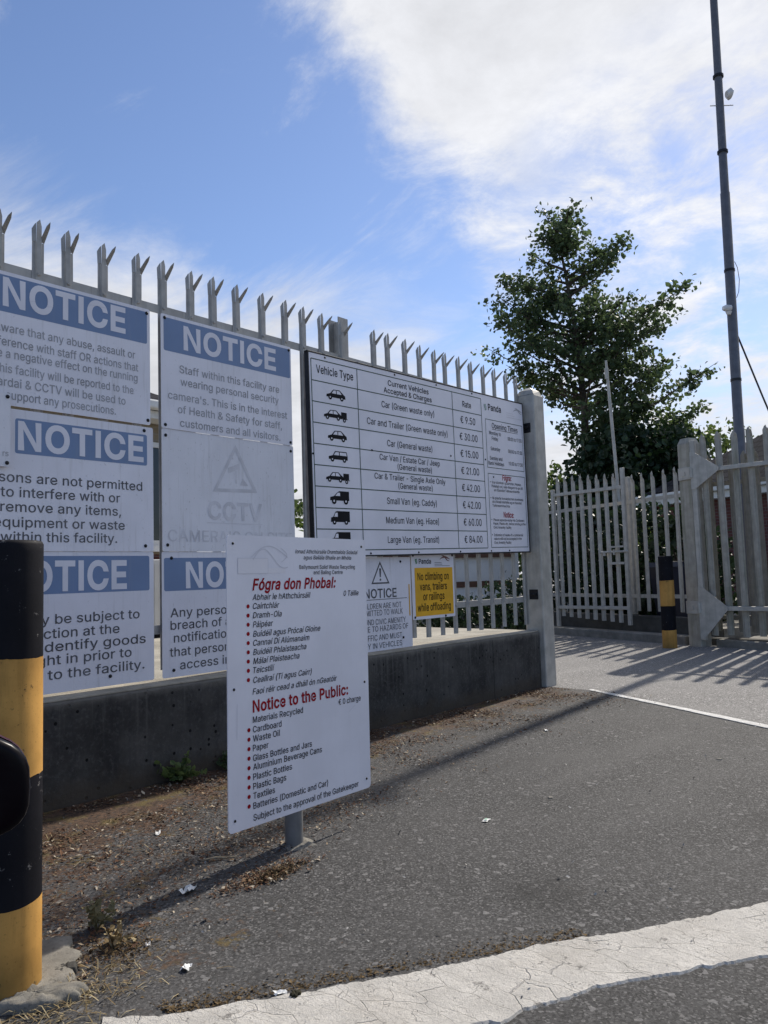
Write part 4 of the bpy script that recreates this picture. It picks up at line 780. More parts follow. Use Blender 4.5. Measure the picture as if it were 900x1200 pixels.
def ctext(mb, body, cx, z, cap, w): text(mb, body, cx - w / 2, cx + w / 2, z, cap, TX, 0, .003)
desc = [(['Car (Green waste only)'], [.70]), (['Car and Trailer (Green waste only)'], [1.07]), (['Car (General waste)'], [.60]), (['Car Van / Estate Car / Jeep', '(General waste)'], [.80, .46]), (['Car & Trailer - Single Axle Only', '(General waste)'], [.94, .46]),
        (['Small Van (eg. Caddy)'], [.66]), (['Medium Van (eg. Hiace)'], [.70]), (['Large Van (eg. Transit)'], [.68])]
rates = ['€ 9.50', '€ 30.00', '€ 15.00', '€ 21.00', '€ 42.00', '€ 42.00', '€ 60.00', '€ 84.00']
for k in range(8):
    zc = (rows[k + 1] + rows[k + 2]) / 2
    if len(desc[k][0]) == 1: ctext(mb, desc[k][0][0], cx2, zc - .026, .052, desc[k][1][0])
    else: ctext(mb, desc[k][0][0], cx2, zc + .014, .047, desc[k][1][0]); ctext(mb, desc[k][0][1], cx2 + .05, zc - .052, .047, desc[k][1][1])
    ctext(mb, rates[k], 2.015, zc - .030, .064, .238 if k == 0 else .288)
bt(mb, 'Panda', 6.276, 6.503, 2.715, .060, bold=.016)
bt(mb, 'Opening Times', 6.330, 6.800, 2.545, .052, bold=.006); p = BL(6.33, 2.532); rect(mb, p[0], p[0] + .47, p[1], p[1] + .004, TX)
for body, a, b, z in [('Monday to', 6.278, 6.485, 2.480), ('Friday', 6.322, 6.432, 2.428), ('08:00 to 17:30', 6.608, 6.868, 2.455), ('Saturday', 6.294, 6.463, 2.327), ('08:00 to 17:30', 6.606, 6.870, 2.330), ('Sunday and', 6.273, 6.494, 2.234), ('Bank Holidays', 6.245, 6.520, 2.184), ('10:30 to 17:30', 6.608, 6.870, 2.208)]:
    bt(mb, body, a, b, z, .034, bold=.006)
for body, a, b, z in [('Scar dramhaíl i gCairtchlár, Páipéar,', 6.290, 6.822, 2.005), ('Plaistigh srl, sula dtagann tú go dtí', 6.285, 6.850, 1.968), ('an tSaoráid Taitneamhachta', 6.325, 6.785, 1.931),
                      ('Ní ghlacfar le meastacháin dramhaíola', 6.290, 6.850, 1.853), ('de chineál tráchtála ag an tSaoráid', 6.285, 6.815, 1.818), ('Taitneamhachta', 6.283, 6.590, 1.781),
                      ('Please separate waste into Cardboard,', 6.293, 6.858, 1.643), ('Paper, Plastic etc, before arriving at the', 6.290, 6.872, 1.608), ('Civic Amenity Facility', 6.288, 6.605, 1.571),
                      ('Estimates of waste of a commercial', 6.293, 6.816, 1.498), ('nature will not be accepted in the', 6.290, 6.786, 1.462), ('Civic Amenity Facility', 6.290, 6.593, 1.425)]:
    bt(mb, body, a, b, z, .024, bold=.004)
for z in (2.012, 1.860, 1.650, 1.505): p = BL(6.262, z); disc2d(mb, p[0], p[1] + .006, .006, TX, n=8)
obj('lettering', mb, M['black_text'], board)
mb = MB(); bt(mb, 'Fógra:', 6.475, 6.645, 2.048, .052, bold=.02, shear=.25); bt(mb, 'Notice:', 6.475, 6.660, 1.684, .052, bold=.02); obj('red_heading', mb, M['red_text'], board)
mb = MB(); p = BL(6.231, 2.735); panda_mark(mb, p[0], p[1], .038); obj('green_logo', mb, M['green_faded'], board)
mb = MB(); p = BL(6.66, 2.742); council_mark(mb, p[0], p[0] + .24, p[1], p[1] + .058); obj('crest', mb, M['grey_text'], board)
mb = MB(); p = BL(6.60, 2.73)
for i, wd in enumerate((.13, .15, .28)): rect(mb, p[0], p[0] + wd, p[1] - .022 * i, p[1] + .007 - .022 * i, TX)
obj('small_print', mb, M['ghost'], board)
def icon(parent, cx, cz, kind):
    b, g = MB(), MB(); y = TX; s = .25 if kind == 'car_trailer' else .205
    def P(l, q, mbx, yy): poly2d(mbx, [(cx + (a - .5) * s * q[0] + q[1], cz + (c - .22) * s * q[0]) for a, c in l], yy)
    q = (1.0, 0.0)
    if kind in ('car', 'car_trailer'):
        q = (1.0, 0) if kind == 'car' else (.76, -.042)
        P([(0, .10), (.01, .19), (.20, .245), (.36, .40), (.70, .41), (.90, .27), (.985, .22), (1, .10)], q, b, y)
        P([(.27, .25), (.385, .37), (.50, .375), (.50, .25)], q, g, y - .0004); P([(.54, .25), (.54, .375), (.685, .375), (.80, .255)], q, g, y - .0004); wh = (.19, .80); hr = .095
    elif kind == 'estate':
        P([(0, .10), (.01, .20), (.22, .25), (.34, .41), (.95, .41), (1, .25), (1, .10)], q, b, y)
        P([(.27, .26), (.37, .375), (.54, .375), (.54, .26)], q, g, y - .0004); P([(.58, .26), (.58, .375), (.92, .375), (.95, .26)], q, g, y - .0004); wh = (.19, .82); hr = .095
    elif kind == 'small_van':
        P([(0, .12), (.01, .24), (.20, .28), (.38, .42), (.48, .47), (1, .47), (1, .12)], q, b, y)
        P([(.27, .29), (.40, .41), (.52, .41), (.52, .29)], q, g, y - .0004); wh = (.2, .82); hr = .12
    else:
        P([(0, .10), (.02, .26), (.13, .29), (.24, .47), (.32, .50), (1, .50), (1, .10)], q, b, y)
        P([(.17, .29), (.25, .44), (.36, .44), (.36, .29)], q, g, y - .0004); wh = (.18, .80); hr = .10
    for a in wh:
        disc2d(b, cx + (a - .5) * s * q[0] + q[1], cz + (.10 - .22) * s * q[0], hr * s * q[0], y - .0006, n=14)
        disc2d(g, cx + (a - .5) * s * q[0] + q[1], cz + (.10 - .22) * s * q[0], hr * .35 * s * q[0], y - .0009, n=10)
    if kind == 'car_trailer':
        x = cx + .048; z = cz
        rect(b, x, x + .062, z - .018, z + .030, y); rect(b, x - .014, x + .07, z - .024, z - .019, y); disc2d(b, x + .034, z - .032, .016, y - .0006)
        disc2d(g, x + .034, z - .032, .006, y - .0009, n=8)
    o = MB(); o.add(b.v, b.f, 0); o.add(g.v, g.f, 1); obj('vehicle_icon', o, [M['black_text'], M['panel_clean']], parent)
for k, kd in enumerate(['car', 'car_trailer', 'car', 'estate', 'car_trailer', 'small_van', 'van', 'van']):
    icon(board, .275, (rows[k + 1] + rows[k + 2]) / 2, kd)
bolts(board, [(.17, BH - .015), (.98, BH - .015), (1.55, BH - .015), (2.10, BH - .015), (2.40, .72), (2.275, .88), (.66, .83), (1.72, .87), (.012, .75), (.6, .012), (1.2, .012), (1.8, .012), (2.3, .012), (2.62, .012)], -.001, .8)

# ================================================================== FREESTANDING SIGN
fs_a = 1.8
sign = thing('public_notice_sign', 'white freestanding bilingual sign with red headings on a short grey post', 'sign', (2.36, 2.60, 0))
face = Matrix.Translation((-.396, -.030, .158)) @ Matrix.Rotation(R(fs_a), 4, 'Z') @ Matrix.Rotation(R(.5), 4, 'Y')
def on_face(o): o.matrix_local = face; return o
SW, SH = .866, 1.186
o = panel(sign, 0, SW, 0, SH, M['panel_clean'], .005, 0, .018); on_face(o)
def fu(u, v): return u - v * .0175
red, blk, dots = MB(), MB(), MB()
def st(mb, body, u0, u1, v, cap, **k): text(mb, body, fu(u0, v), fu(u1, v), v + .006 * u0, cap, TX, **k)
for body, a, b, v in [('Ionad Athchúrsála Dramhaíola Soladaí', .406, .827, 1.112), ('agus Bailála Bhaile an Mhóta', .456, .777, 1.085)]: st(blk, body, a, b, v, .0175, shear=.22, bold=.004)
for body, a, b, v in [('Ballymount Solid Waste Recycling', .428, .802, 1.042), ('and Baling Centre', .517, .713, 1.017)]: st(blk, body, a, b, v, .0175, bold=.004)
st(red, 'Fógra don Phobal:', .151, .663, .957, .046, shear=.22, bold=.022)
st(red, 'Notice to the Public:', .138, .724, .456, .046, bold=.022)
for body, a, b, v in [('Abhair le hAthchúrsáil', .150, .493, .915), ('0 Táille', .715, .822, .912), ('Cairtchlár', .151, .301, .878), ('Dramh-Ola', .150, .314, .840), ('Páipéar', .149, .262, .802), ('Buidéil agus Prócaí Gloine', .149, .550, .763),
                      ('Cannaí Dí Alúmanaim', .148, .478, .726), ('Buidéil Phlaisteacha', .147, .458, .688), ('Málaí Plaisteacha', .146, .414, .651), ('Teicstílí', .145, .264, .614), ('Ceallraí (Tí agus Cairr)', .144, .487, .574), ('Faoi réir cead a dháil ón nGeatóir', .139, .650, .527)]:
    st(blk, body, a, b, v, .0245, shear=.22, bold=.005)
for body, a, b, v in [('Materials Recycled', .137, .426, .413), ('€ 0 charge', .656, .812, .412), ('Cardboard', .136, .296, .374), ('Waste Oil', .135, .284, .337), ('Paper', .134, .219, .299), ('Glass Bottles and Jars', .133, .475, .259), ('Aluminium Beverage Cans', .133, .537, .223),
                      ('Plastic Bottles', .132, .350, .184), ('Plastic Bags', .131, .315, .146), ('Textiles', .130, .249, .108), ('Batteries (Domestic and Car)', .129, .570, .069), ('Subject to the approval of the Gatekeeper', .128, .777, .022)]:
    st(blk, body, a, b, v, .0250, bold=.006)
for k in range(9):
    v = .890 - (.890 - .589) * k / 8; disc2d(dots, fu(.1255 - .007 * k / 8, v), v + .001, .0085, TX)
    v = .387 - (.387 - .084) * k / 8; disc2d(dots, fu(.115 - .008 * k / 8, v), v + .001, .0085, TX)
on_face(obj('bullet_points', dots, M['red_text'], sign)); on_face(obj('red_lettering', red, M['red_text'], sign)); on_face(obj('black_lettering', blk, M['black_text'], sign))
g1, g2 = MB(), MB()
rect(g1, .058, .222, 1.028, 1.090, TX); rect(g1, .2225, .325, 1.028, 1.050, TX)
arc2d(g2, [(.13 + .21 * q, 1.095 + .055 * math.sin(q * math.pi) * (1 - .25 * q)) for q in [i / 12 for i in range(13)]], .0035, TX)
arc2d(g2, [(.14 + .20 * q, 1.085 + .05 * math.sin(q * 5.2) * (1 - .3 * q)) for q in [i / 12 for i in range(13)]], .0035, TX)
arc2d(g2, [(.30 + .035 * math.sin(q * 3.1), 1.135 - .06 * q) for q in [i / 8 for i in range(9)]], .003, TX)
frame2d(g2, .056, .224, 1.026, 1.092, .0022, TX - .0002)
line(g2, (.72, .375), (.765, .40), .002, TX); line(g2, (.045, .36), (.048, .50), .0018, TX)
on_face(obj('faded_logo_fill', g1, M['ghost_cream'], sign)); on_face(obj('faded_logo_outline', g2, M['ghost_light'], sign))
for x, z in ((.032, SH - .035), (SW - .032, SH - .035), (.032, .045), (SW - .030, .045), (.032, .56), (SW - .03, .50)):
    b = obj('bolt', bolt_mesh, None, sign); b.matrix_local = face @ Matrix.Translation((x, -.0005, z)) @ Matrix.Scale(.55, 4)
mb = MB(); mb.lathe([(.040, .0), (.040, 1.25), (.034, 1.262)], 24, c=(0, .028, 0)); obj('post', mb, M['post_steel'], sign)
mb = MB()
for z in (.38, 1.05): mb.box(-.30, .30, -.005, .003, z - .02, z + .02); mb.tube([(-.045, .0, z), (-.045, .075, z), (.045, .075, z), (.045, 0, z)], .006, 6)
obj('bracket', mb, M['post_steel'], sign)
mb = MB(); rr = random.Random(5); ring0, ring1 = [], []
for k in range(18):
    a = 2 * math.pi * k / 18; r = rr.uniform(.062, .098); ring0.append((r * math.cos(a) + .01, r * math.sin(a) + .02, .002)); ring1.append((.6 * r * math.cos(a) + .01, .6 * r * math.sin(a) + .026, rr.uniform(.010, .016)))
mb.loft([ring0, ring1], 0, False); obj('mortar_collar', mb, M['footing'], sign)

# ================================================================== BOLLARDS
def bollard(loc, h, bands, label, tilt=(0, 0)):
    t = thing('bollard', label, 'bollard', (loc[0], loc[1], 0), (R(tilt[0]), R(tilt[1]), 0), 'black and yellow steel bollards')
    zs = [-.15] + bands + [h]; r = .1; rr = random.Random(int(loc[0] * 100)); n = 64
    edge = [[(math.sin(2 * math.pi * k / n + p1) * .004 + math.sin(6 * math.pi * k / n + p2) * .0018 + rr.uniform(-.0012, .0012)) for k in range(n)] for p1, p2 in [(rr.uniform(0, 6), rr.uniform(0, 6)) for _ in range(3)]]
    dents = [(rr.uniform(0, 6.28), rr.uniform(.1, h - .1), rr.uniform(.02, .05), rr.uniform(.001, .0028)) for _ in range(14)]
    def ring(rad, z, off=None, g=0.0):
        out = []
        for k in range(n):
            a = 2 * math.pi * k / n; zz = z + (off[k] if off else 0) + g; rd = rad
            for da, dz, dw, dd in dents:
                q = (((a - da + math.pi) % (2 * math.pi) - math.pi) * .1) ** 2 + (zz - dz) ** 2; rd -= dd * math.exp(-q / dw ** 2 * 2)
            out.append((rd * math.cos(a), rd * math.sin(a), zz))
        return out
    for i in range(4):
        a, b = zs[i], zs[i + 1]; mb = MB(); ea = edge[i - 1] if i > 0 else None; eb = edge[i] if i < 3 else None
        rings = [ring(r, a, ea, .0004)] + [ring(r, a + (b - a) * q / 10) for q in range(1, 10)] + ([ring(r, b, eb, -.0004)] if i < 3 else [ring(r, b - .012), ring(r - .004, b - .003), ring(r - .014, b), ring(r - .03, b)])
        mb.loft(rings, 0, True); obj('yellow_band' if i in (0, 2) else 'black_band', mb, M['boll_yellow' if i in (0, 2) else 'boll_black'], t)
    return t
bollard((1.022, 2.387), 1.296, [.262, .612, .949], 'black and yellow bollard close to the camera at the left edge', (0, 0))
bollard((11.17, 4.37), 1.312, [.255, .60, .964], 'black and yellow bollard standing by the far gate post', (.4, -.4))

def lump(cx, cy, rx, ry, h, seed, rot=0.0, n=15):
    rr = random.Random(seed); mb = MB(); rings = []; n = max(n * 3, 30); ph = [(rr.uniform(0, 6.28), rr.uniform(.03, .11)) for _ in range(8)]
    for q, z in ((1.02, -.15), (1.0, .45), (.95, .78), (.86, .95), (.66, 1.0), (.45, 1.0), (.22, 1.02), (.06, 1.0)):
        ring = []
        for k in range(n):
            a = 2 * math.pi * k / n; w = 1 + sum(A * math.sin((j + 2) * a + p) for j, (p, A) in enumerate(ph)) + rr.uniform(-.03, .03)
            x = rx * w * q * math.cos(a); y = ry * w * q * math.sin(a)
            zz = z * h * (1 + .18 * math.sin(9 * x / rx + ph[0][0]) * math.cos(7 * y / ry + ph[1][0])) + (rr.uniform(-.10, .10) * h if z > 0 else 0)
            ring.append((x * math.cos(rot) - y * math.sin(rot), x * math.sin(rot) + y * math.cos(rot), zz))
        rings.append(ring)
    mb.loft(rings, 0, True); return mb
def lump_thing(name, label, cat, cx, cy, rx, ry, h, seed, m, rot=0.0, group=None, n=15):
    o = obj(name, lump(cx, cy, rx, ry, h, seed, rot, n), m); o.location = (cx, cy, .003); return tag(o, label, cat, group)
lump_thing('concrete_footing', 'cracked pale concrete footing around the near bollard', 'concrete', 1.10, 2.46, .21, .17, .022, 4, M['footing'], 1.0)
lump_thing('concrete_lump', 'flat grey broken concrete lump in front of the near bollard', 'concrete', 1.05, 2.255, .12, .055, .030, 9, M['footing'], -.6)
lump_thing('stone', 'small dark stone against the foot of the near bollard', 'stone', 1.185, 2.345, .036, .026, .022, 12, M['plinth'], .3, n=10)

# ================================================================== FAR GATES AND FENCE
def pales_along(parent, m, p0, p1, n, zb, zt, w, splay, rz, jit=.006):
    me = pale_mesh('pale', w, zb, zt, m, .004, splay, .15)
    for k in range(n):
        q = Vector(p0).lerp(Vector(p1), k / max(1, n - 1)); o = obj('pale', me, None, parent)
        o.location = (q.x, q.y, rnd.uniform(-jit, jit)); o.rotation_euler = (0, rnd.uniform(-.005, .005), rz + rnd.uniform(-.05, .05))
rzE = math.atan2(E_.y, E_.x)      # local x of a pale follows e; its street side then faces the camera
t = thing('far_fence', 'pale grey palisade fence behind the small gate on a dark plinth', 'fence', bp(0, .6))
org = t.location.copy()
def rel(s, off): q = bp(s, off) - org; return (q.x, q.y)
pales_along(t, M['galv_light'], (*rel(-1.19, .60), 0), (*rel(.20, .60), 0), 7, .43, 2.74, .085, .8, rzE)
for z in (2.28, .68):
    mb = MB(); mb.box(-6.6, .30, .612, .618, z - .03, z + .03, 0, 0, Matrix.Translation(-org) @ FAR); mb.box(-6.6, .30, .619, .66, z + .024, z + .03, 0, 0, Matrix.Translation(-org) @ FAR); obj('rail', mb, M['galv_light'], t)
for s in (-6.4, -3.6, -1.36):
    mb = MB(); mb.box(s - .05, s + .05, .625, .70, .365, 2.72, 0, .004, Matrix.Translation(-org) @ FAR); obj('fence_post', mb, M['galv_light'], t)

# small gate leaf, hinged left, swung a little towards the road
pL, pR = Vector((12.62, 6.90)), Vector((12.37, 5.46)); gd = (pR - pL); GW = gd.length; gd.normalize()
sg = thing('small_gate', 'narrow pale palisade gate with slide bolt beside the big fence post', 'gate', (pL.x, pL.y, 0), (0, 0, math.atan2(gd.y, gd.x)))
pm2 = pale_mesh('pale', .085, .24, 2.74, M['galv_light'], .004, .9, .16)
for k in range(8):
    o = obj('pale', pm2, None, sg); o.location = (.10 + k * .168, .0, .10 - .012 * k); o.rotation_euler = (0, 0, rnd.uniform(-.05, .05))
for z0, z1 in ((2.50, 2.53), (.50, .52)):
    mb = MB(); mb.box(.0, GW, -.045, -.016, z0 - .028, z0 + .028, 0, .004); obj('rail', mb, M['galv_light'], sg)
for x, zb, zt in ((0.0, .16, 2.60), (GW, .22, 2.82)):
    mb = MB(); mb.box(x - .03, x + .03, -.05, .01, zb, zt, 0, .005); obj('stile', mb, M['galv_light'], sg)
mb = MB()
mb.box(GW - .30, GW - .03, -.06, -.046, 1.50, 1.53); mb.box(GW - .30, GW - .03, -.06, -.046, 1.22, 1.26); mb.box(GW - .30, GW - .27, -.06, -.046, 1.26, 1.50)
mb.tube([(GW - .48, -.065, 1.43), (GW + .06, -.065, 1.43)], .018, 8); mb.box(GW - .42, GW - .38, -.075, -.05, 1.37, 1.45); mb.box(GW - .22, GW - .19, -.085, -.05, 1.38, 1.47)
obj('latch', mb, M['galv_light'], sg)

# right-hand gate post and its large leaf
rp = thing('gate_post', 'square steel post with hinge plates carrying the large right gate leaf', 'post', (*bp(.55, .02)[:2], 0), (0, 0, rzE))
mb = MB(); mb.box(-.11, .11, -.10, .12, -.05, 2.95, 0, .01)
mb.loft([[(-.106, -.096, 2.951), (.106, -.096, 2.951), (.106, .116, 2.951), (-.106, .116, 2.951)], [(-.075, -.065, 3.03), (.075, -.065, 3.03), (.075, .085, 3.03), (-.075, .085, 3.03)]], 0, False)
obj('post', mb, M['galv_green'], rp)
for z in (2.50, .56):
    mb = MB(); mb.box(-.10, .13, -.125, -.101, z - .09, z + .09, 0, .004); mb.tube([(.13, -.12, z - .07), (.13, -.12, z + .07)], .03, 10); mb.box(-.02, .03, -.135, -.1255, z - .03, z + .03); obj('hinge', mb, M['galv_light'], rp)
gl0 = bp(.70, -.05); ld = Vector((-.09, -.996)).normalized()
lg = thing('large_gate', 'tall grey palisade gate leaf with triangular gussets at the right edge', 'gate', (gl0.x, gl0.y, 0), (0, 0, math.atan2(ld.y, ld.x)))
mb = MB(); mb.box(-.035, .035, -.035, .035, .10, 2.97, 0, .005); obj('stile', mb, M['galv_light'], lg)
for z in (2.52, .55):
    mb = MB(); mb.box(.036, 4.2, -.03, .03, z - .03, z + .03, 0, .005); obj('rail', mb, M['galv_light'], lg)
for za, zb, zc in ((2.80, 2.26, 2.52), (.86, .12, .55)):
    mb = MB(); mb.ext([(-.036, -.044, zb), (.02, -.044, zb), (.37, -.044, zc - .02), (.37, -.044, zc + .025), (.02, -.044, za), (-.036, -.044, za)], (0, .008, 0)); obj('gusset', mb, M['galv_light'], lg)
pm3 = pale_mesh('pale', .092, .16, 3.05, M['galv_green'], .004, .35, .15)
for k in range(19):
    o = obj('pale', pm3, None, lg); o.location = (.14 + k * .218, .046, rnd.uniform(-.02, .02)); o.rotation_euler = (0, rnd.uniform(-.006, .006), rnd.uniform(-.08, .08))
mb = MB(); mb.box(-.03, .03, -.03, .03, .10, 2.97, 0, .005, Matrix.Translation((4.22, 0, 0))); obj('stile', mb, M['galv_light'], lg)
# dirty fence standing behind the large leaf
bf = thing('back_fence', 'dirty grey palisade fence standing close behind the large right gate leaf', 'fence', (gl0.x + .42, gl0.y, 0), (0, 0, math.atan2(ld.y, ld.x)))
pm4 = pale_mesh('pale', .11, .20, 2.80, M['galv_back'], .004, .5, .15)
for k in range(24):
    o = obj('pale', pm4, None, bf); o.location = (-.10 + k * .172, .0, rnd.uniform(-.02, .02)); o.rotation_euler = (0, rnd.uniform(-.01, .01), rnd.uniform(-.1, .1))
for z in (2.35, .40):
    mb = MB(); mb.box(-.15, 4.1, .015, .06, z - .03, z + .03); obj('rail', mb, M['galv_back'], bf)
mb = MB(); mb.box(-.15, 4.1, -.08, .12, -.05, .10, 0, .01); o = obj('base_kerb', mb, M['plinth'], bf)

# ================================================================== BUILDINGS
def window(parent, x0, x1, z0, z1, y, m_frame, th=.05, mull=1):
    mb = MB(); f = .06
    for a, b, c, d in ((x0, x1, z0, z0 + f), (x0, x1, z1 - f, z1), (x0, x0 + f, z0 + f, z1 - f), (x1 - f, x1, z0 + f, z1 - f)): mb.box(a, b, y - .03, y - .002, c, d)
    for k in range(1, mull + 1):
        xm = x0 + (x1 - x0) * k / (mull + 1); mb.box(xm - f / 2, xm + f / 2, y - .028, y - .002, z0 + f, z1 - f)
    w = obj('window', mb, m_frame, parent); mb = MB(); rect(mb, x0 + f, x1 - f, z0 + f, z1 - f, y - .008); obj('pane', mb, M['glass'], w)
    mb = MB(); mb.box(x0 - .06, x1 + .06, y - .09, y - .002, z0 - .07, z0 - .003); obj('sill', mb, m_frame, w)
# office behind the notices: only slivers of it show between them
b = thing('site_office', 'brick office with slate roof and white gutter seen between the notice signs', 'building', (2.2, 7.9, .558))
mb = MB(); mb.box(-3.4, 3.35, 0, 4.6, 0, .92); obj('lower_wall', mb, M['brick'], b)
mb = MB(); mb.box(-3.4, 3.35, 0, 4.6, .921, 2.52); obj('upper_wall', mb, M['brick_buff'], b)
mb = MB(); mb.ext([(-3.6, -.28, 2.60), (-3.6, 2.3, 3.55), (-3.6, 4.9, 2.60), (-3.6, 4.9, 2.53), (-3.6, -.28, 2.53)], (7.15, 0, 0)); rf = obj('roof', mb, M['slate'], b)
for k in range(9):
    pass
mb = MB(); mb.box(-3.6, 3.55, -.40, -.285, 2.53, 2.63, 0, .02); mb.box(-3.5, 3.5, -.283, -.004, 2.44, 2.527); obj('gutter', mb, M['upvc'], b)
window(b, 1.6, 3.05, 1.02, 2.22, 0, M['upvc'], mull=2); window(b, -2.6, -.6, 1.02, 2.22, 0, M['upvc'])
o = thing('cabinet', 'white ribbed utility cabinet below the office window', 'cabinet', (4.95, 7.66, .558))
mb = MB(); mb.box(-.35, .35, -.18, .2, .10, .85, 0, .01)
for k in range(9): mb.box(-.33 + .075 * k, -.29 + .075 * k, -.187, -.181, .14, .80)
obj('body', mb, M['upvc'], o); mb = MB(); mb.box(-.36, .36, -.185, .205, 0, .098); obj('base', mb, M['car_black'], o)
# long white hut seen through the fence under the price board
b = thing('white_hut', 'long white rendered hut with brown window band beyond the yard', 'building', (13.6, 9.2, .558), (0, 0, R(-28)))
mb = MB(); mb.box(-2.4, .9, 0, 1.6, 0, 2.5); obj('wall', mb, M['white_wall'], b)
mb = MB(); mb.box(-2.4, .9, -.03, -.002, .30, .42); obj('base_strip', mb, M['brown_wood'], b)
window(b, -2.2, .7, .98, 1.9, 0, M['brown_wood'], mull=3)
mb = MB(); mb.box(-2.5, 1.0, -.25, 1.75, 2.501, 2.62); obj('roof', mb, M['slate'], b)
# red brick building beyond the far fence
b = thing('brick_building', 'single storey red brick building with slate roof beyond the far fence', 'building', tuple(bp(-5.7, 6.2)), (0, 0, rzE))
mb = MB(); mb.box(-.3, 14, 0, 4.6, 0, 2.86); obj('wall', mb, M['brick'], b)
mb = MB(); mb.loft([[(-.75, -.35, 2.93), (14.4, -.35, 2.93), (14.4, 4.9, 2.93), (-.75, 4.9, 2.93)], [(1.6, 2.2, 4.55), (14.4, 2.2, 4.55), (14.4, 2.3, 4.55), (1.6, 2.3, 4.55)]], 0, False); obj('roof', mb, M['slate'], b)
mb = MB(); mb.box(-.85, 14.4, -.47, -.352, 2.86, 2.97, 0, .02); mb.box(-.7, 14.4, -.35, -.003, 2.70, 2.858); obj('gutter', mb, M['upvc'], b)
for x in (3.2, 7.0): window(b, x, x + 1.6, 1.0, 2.2, 0, M['upvc'])

# wheelie bin behind the fence
q = Vector((13.15, 5.0, 0)); wb = thing('wheelie_bin', 'dark navy wheelie bin behind the fence near the far bollard', 'bin', (q.x, q.y, .2), (0, 0, rzE))
mb = MB(); mb.loft([[(-.2, -.22, .06), (.2, -.22, .06), (.2, .22, .06), (-.2, .22, .06)], [(-.27, -.32, .95), (.27, -.32, .95), (.27, .30, .95), (-.27, .30, .95)]], 0, False); obj('body', mb, M['bin'], wb)
mb = MB(); mb.loft([[(-.29, -.35, .952), (.29, -.35, .952), (.29, .34, .952), (-.29, .34, .952)], [(-.26, -.30, 1.03), (.26, -.30, 1.03), (.26, .34, 1.05), (-.26, .34, 1.05)]], 0, False); obj('lid', mb, M['bin'], wb)
mb = MB(); rect(mb, -.12, .14, .30, .42, -.262); obj('label_patch', mb, M['upvc'], wb)
for x in (-.22, .22):
    mb = MB(); mb.tube([(x - .025, .22, .09), (x + .025, .22, .09)], .09, 14); obj('wheel', mb, M['car_black'], wb)

# ================================================================== MAST, POLES, CABLE
mast = thing('mast', 'tall dark grey steel mast with white sensors behind the right gate', 'mast', (12.99, 3.80, 0))
lean = Vector((.006, -.007, 1)).normalized()
mb = MB(); P = [lean * z for z in (0, 3.3, 3.31, 7.2, 7.21, 11.0)]; mb.tube(P, [.090, .086, .078, .074, .067, .058], 20); obj('pole', mb, M['mast'], mast)
for z in (4.1, 5.9, 7.9, 9.2):
    mb = MB(); c = lean * z; mb.tube([c - Vector((0, 0, .02)), c + Vector((0, 0, .02))], .084, 20); obj('strap', mb, M['bolt'], mast)
cr = Vector((.658, -.753, 0)); cf = Vector((-.753, -.658, 0))
mb = MB(); c = lean * 5.26 - cr * .10 + cf * .06
mb.tube([c - cr * .07, c - cr * .02, c + cr * .06], [.035, .055, .05], 14); mb.tube([c + cr * .02 - Vector((0, 0, .06)), c + cr * .02 - Vector((0, 0, .11))], [.05, .03], 12); obj('security_camera', mb, M['white_unit'], mast)
mb = MB(); c = lean * 8.86 + cr * .10 + cf * .04
mb.tube([c, c + cr * .05 + Vector((0, 0, .01)), c + cr * .09], [.055, .095, .07], 16); mb.tube([lean * 8.70 - cr * .16, lean * 8.70 + cr * .22], .010, 6); obj('dish', mb, M['white_unit'], mast)
mb = MB(); mb.tube([lean * 6.05 + cr * .09, lean * 5.95 + cr * .13, lean * 5.75 + cr * .15, lean * 5.55 + cr * .13, lean * 5.45 + cr * .09], .005, 6); obj('cable_loop', mb, M['cable'], mast)
a = Vector((13.06, 3.72, 4.84)); e = Vector((17.2, -2.6, -1.0)) ; e = a + Vector((.80, -.92, -3.3)) * 1.1
mb = MB(); mb.tube([a, a.lerp(e, .25) + Vector((0, 0, -.10)), a.lerp(e, .5) + Vector((0, 0, -.16)), a.lerp(e, .75) + Vector((0, 0, -.1)), e], .014, 6)
o = obj('stay_cable', mb, M['cable']); tag(o, 'thin dark cable slanting down to the right from the mast', 'cable')
mb = MB(); p0, p1 = Vector((14.85, 6.56, 0)), Vector((14.712, 6.72, 5.35)); mb.tube([p0, p0.lerp(p1, .87), p1], [.035, .030, .022], 10)
th = thing('thin_pole', 'thin pale leaning pole in front of the tall tree', 'pole', tuple(p0))
mb2 = MB(); mb2.v = [tuple(Vector(v) - p0) for v in mb.v]; mb2.f = mb.f; mb2.mi = mb.mi; mb2.smooth = mb.smooth; obj('shaft', mb2, M['galv_light'], th)
mb = MB(); c = p1 - p0 - Vector((0, 0, .38)); mb.tube([c, c + Vector((0, 0, .22))], [.038, .04], 10); obj('clamp', mb, M['galv_light'], th)

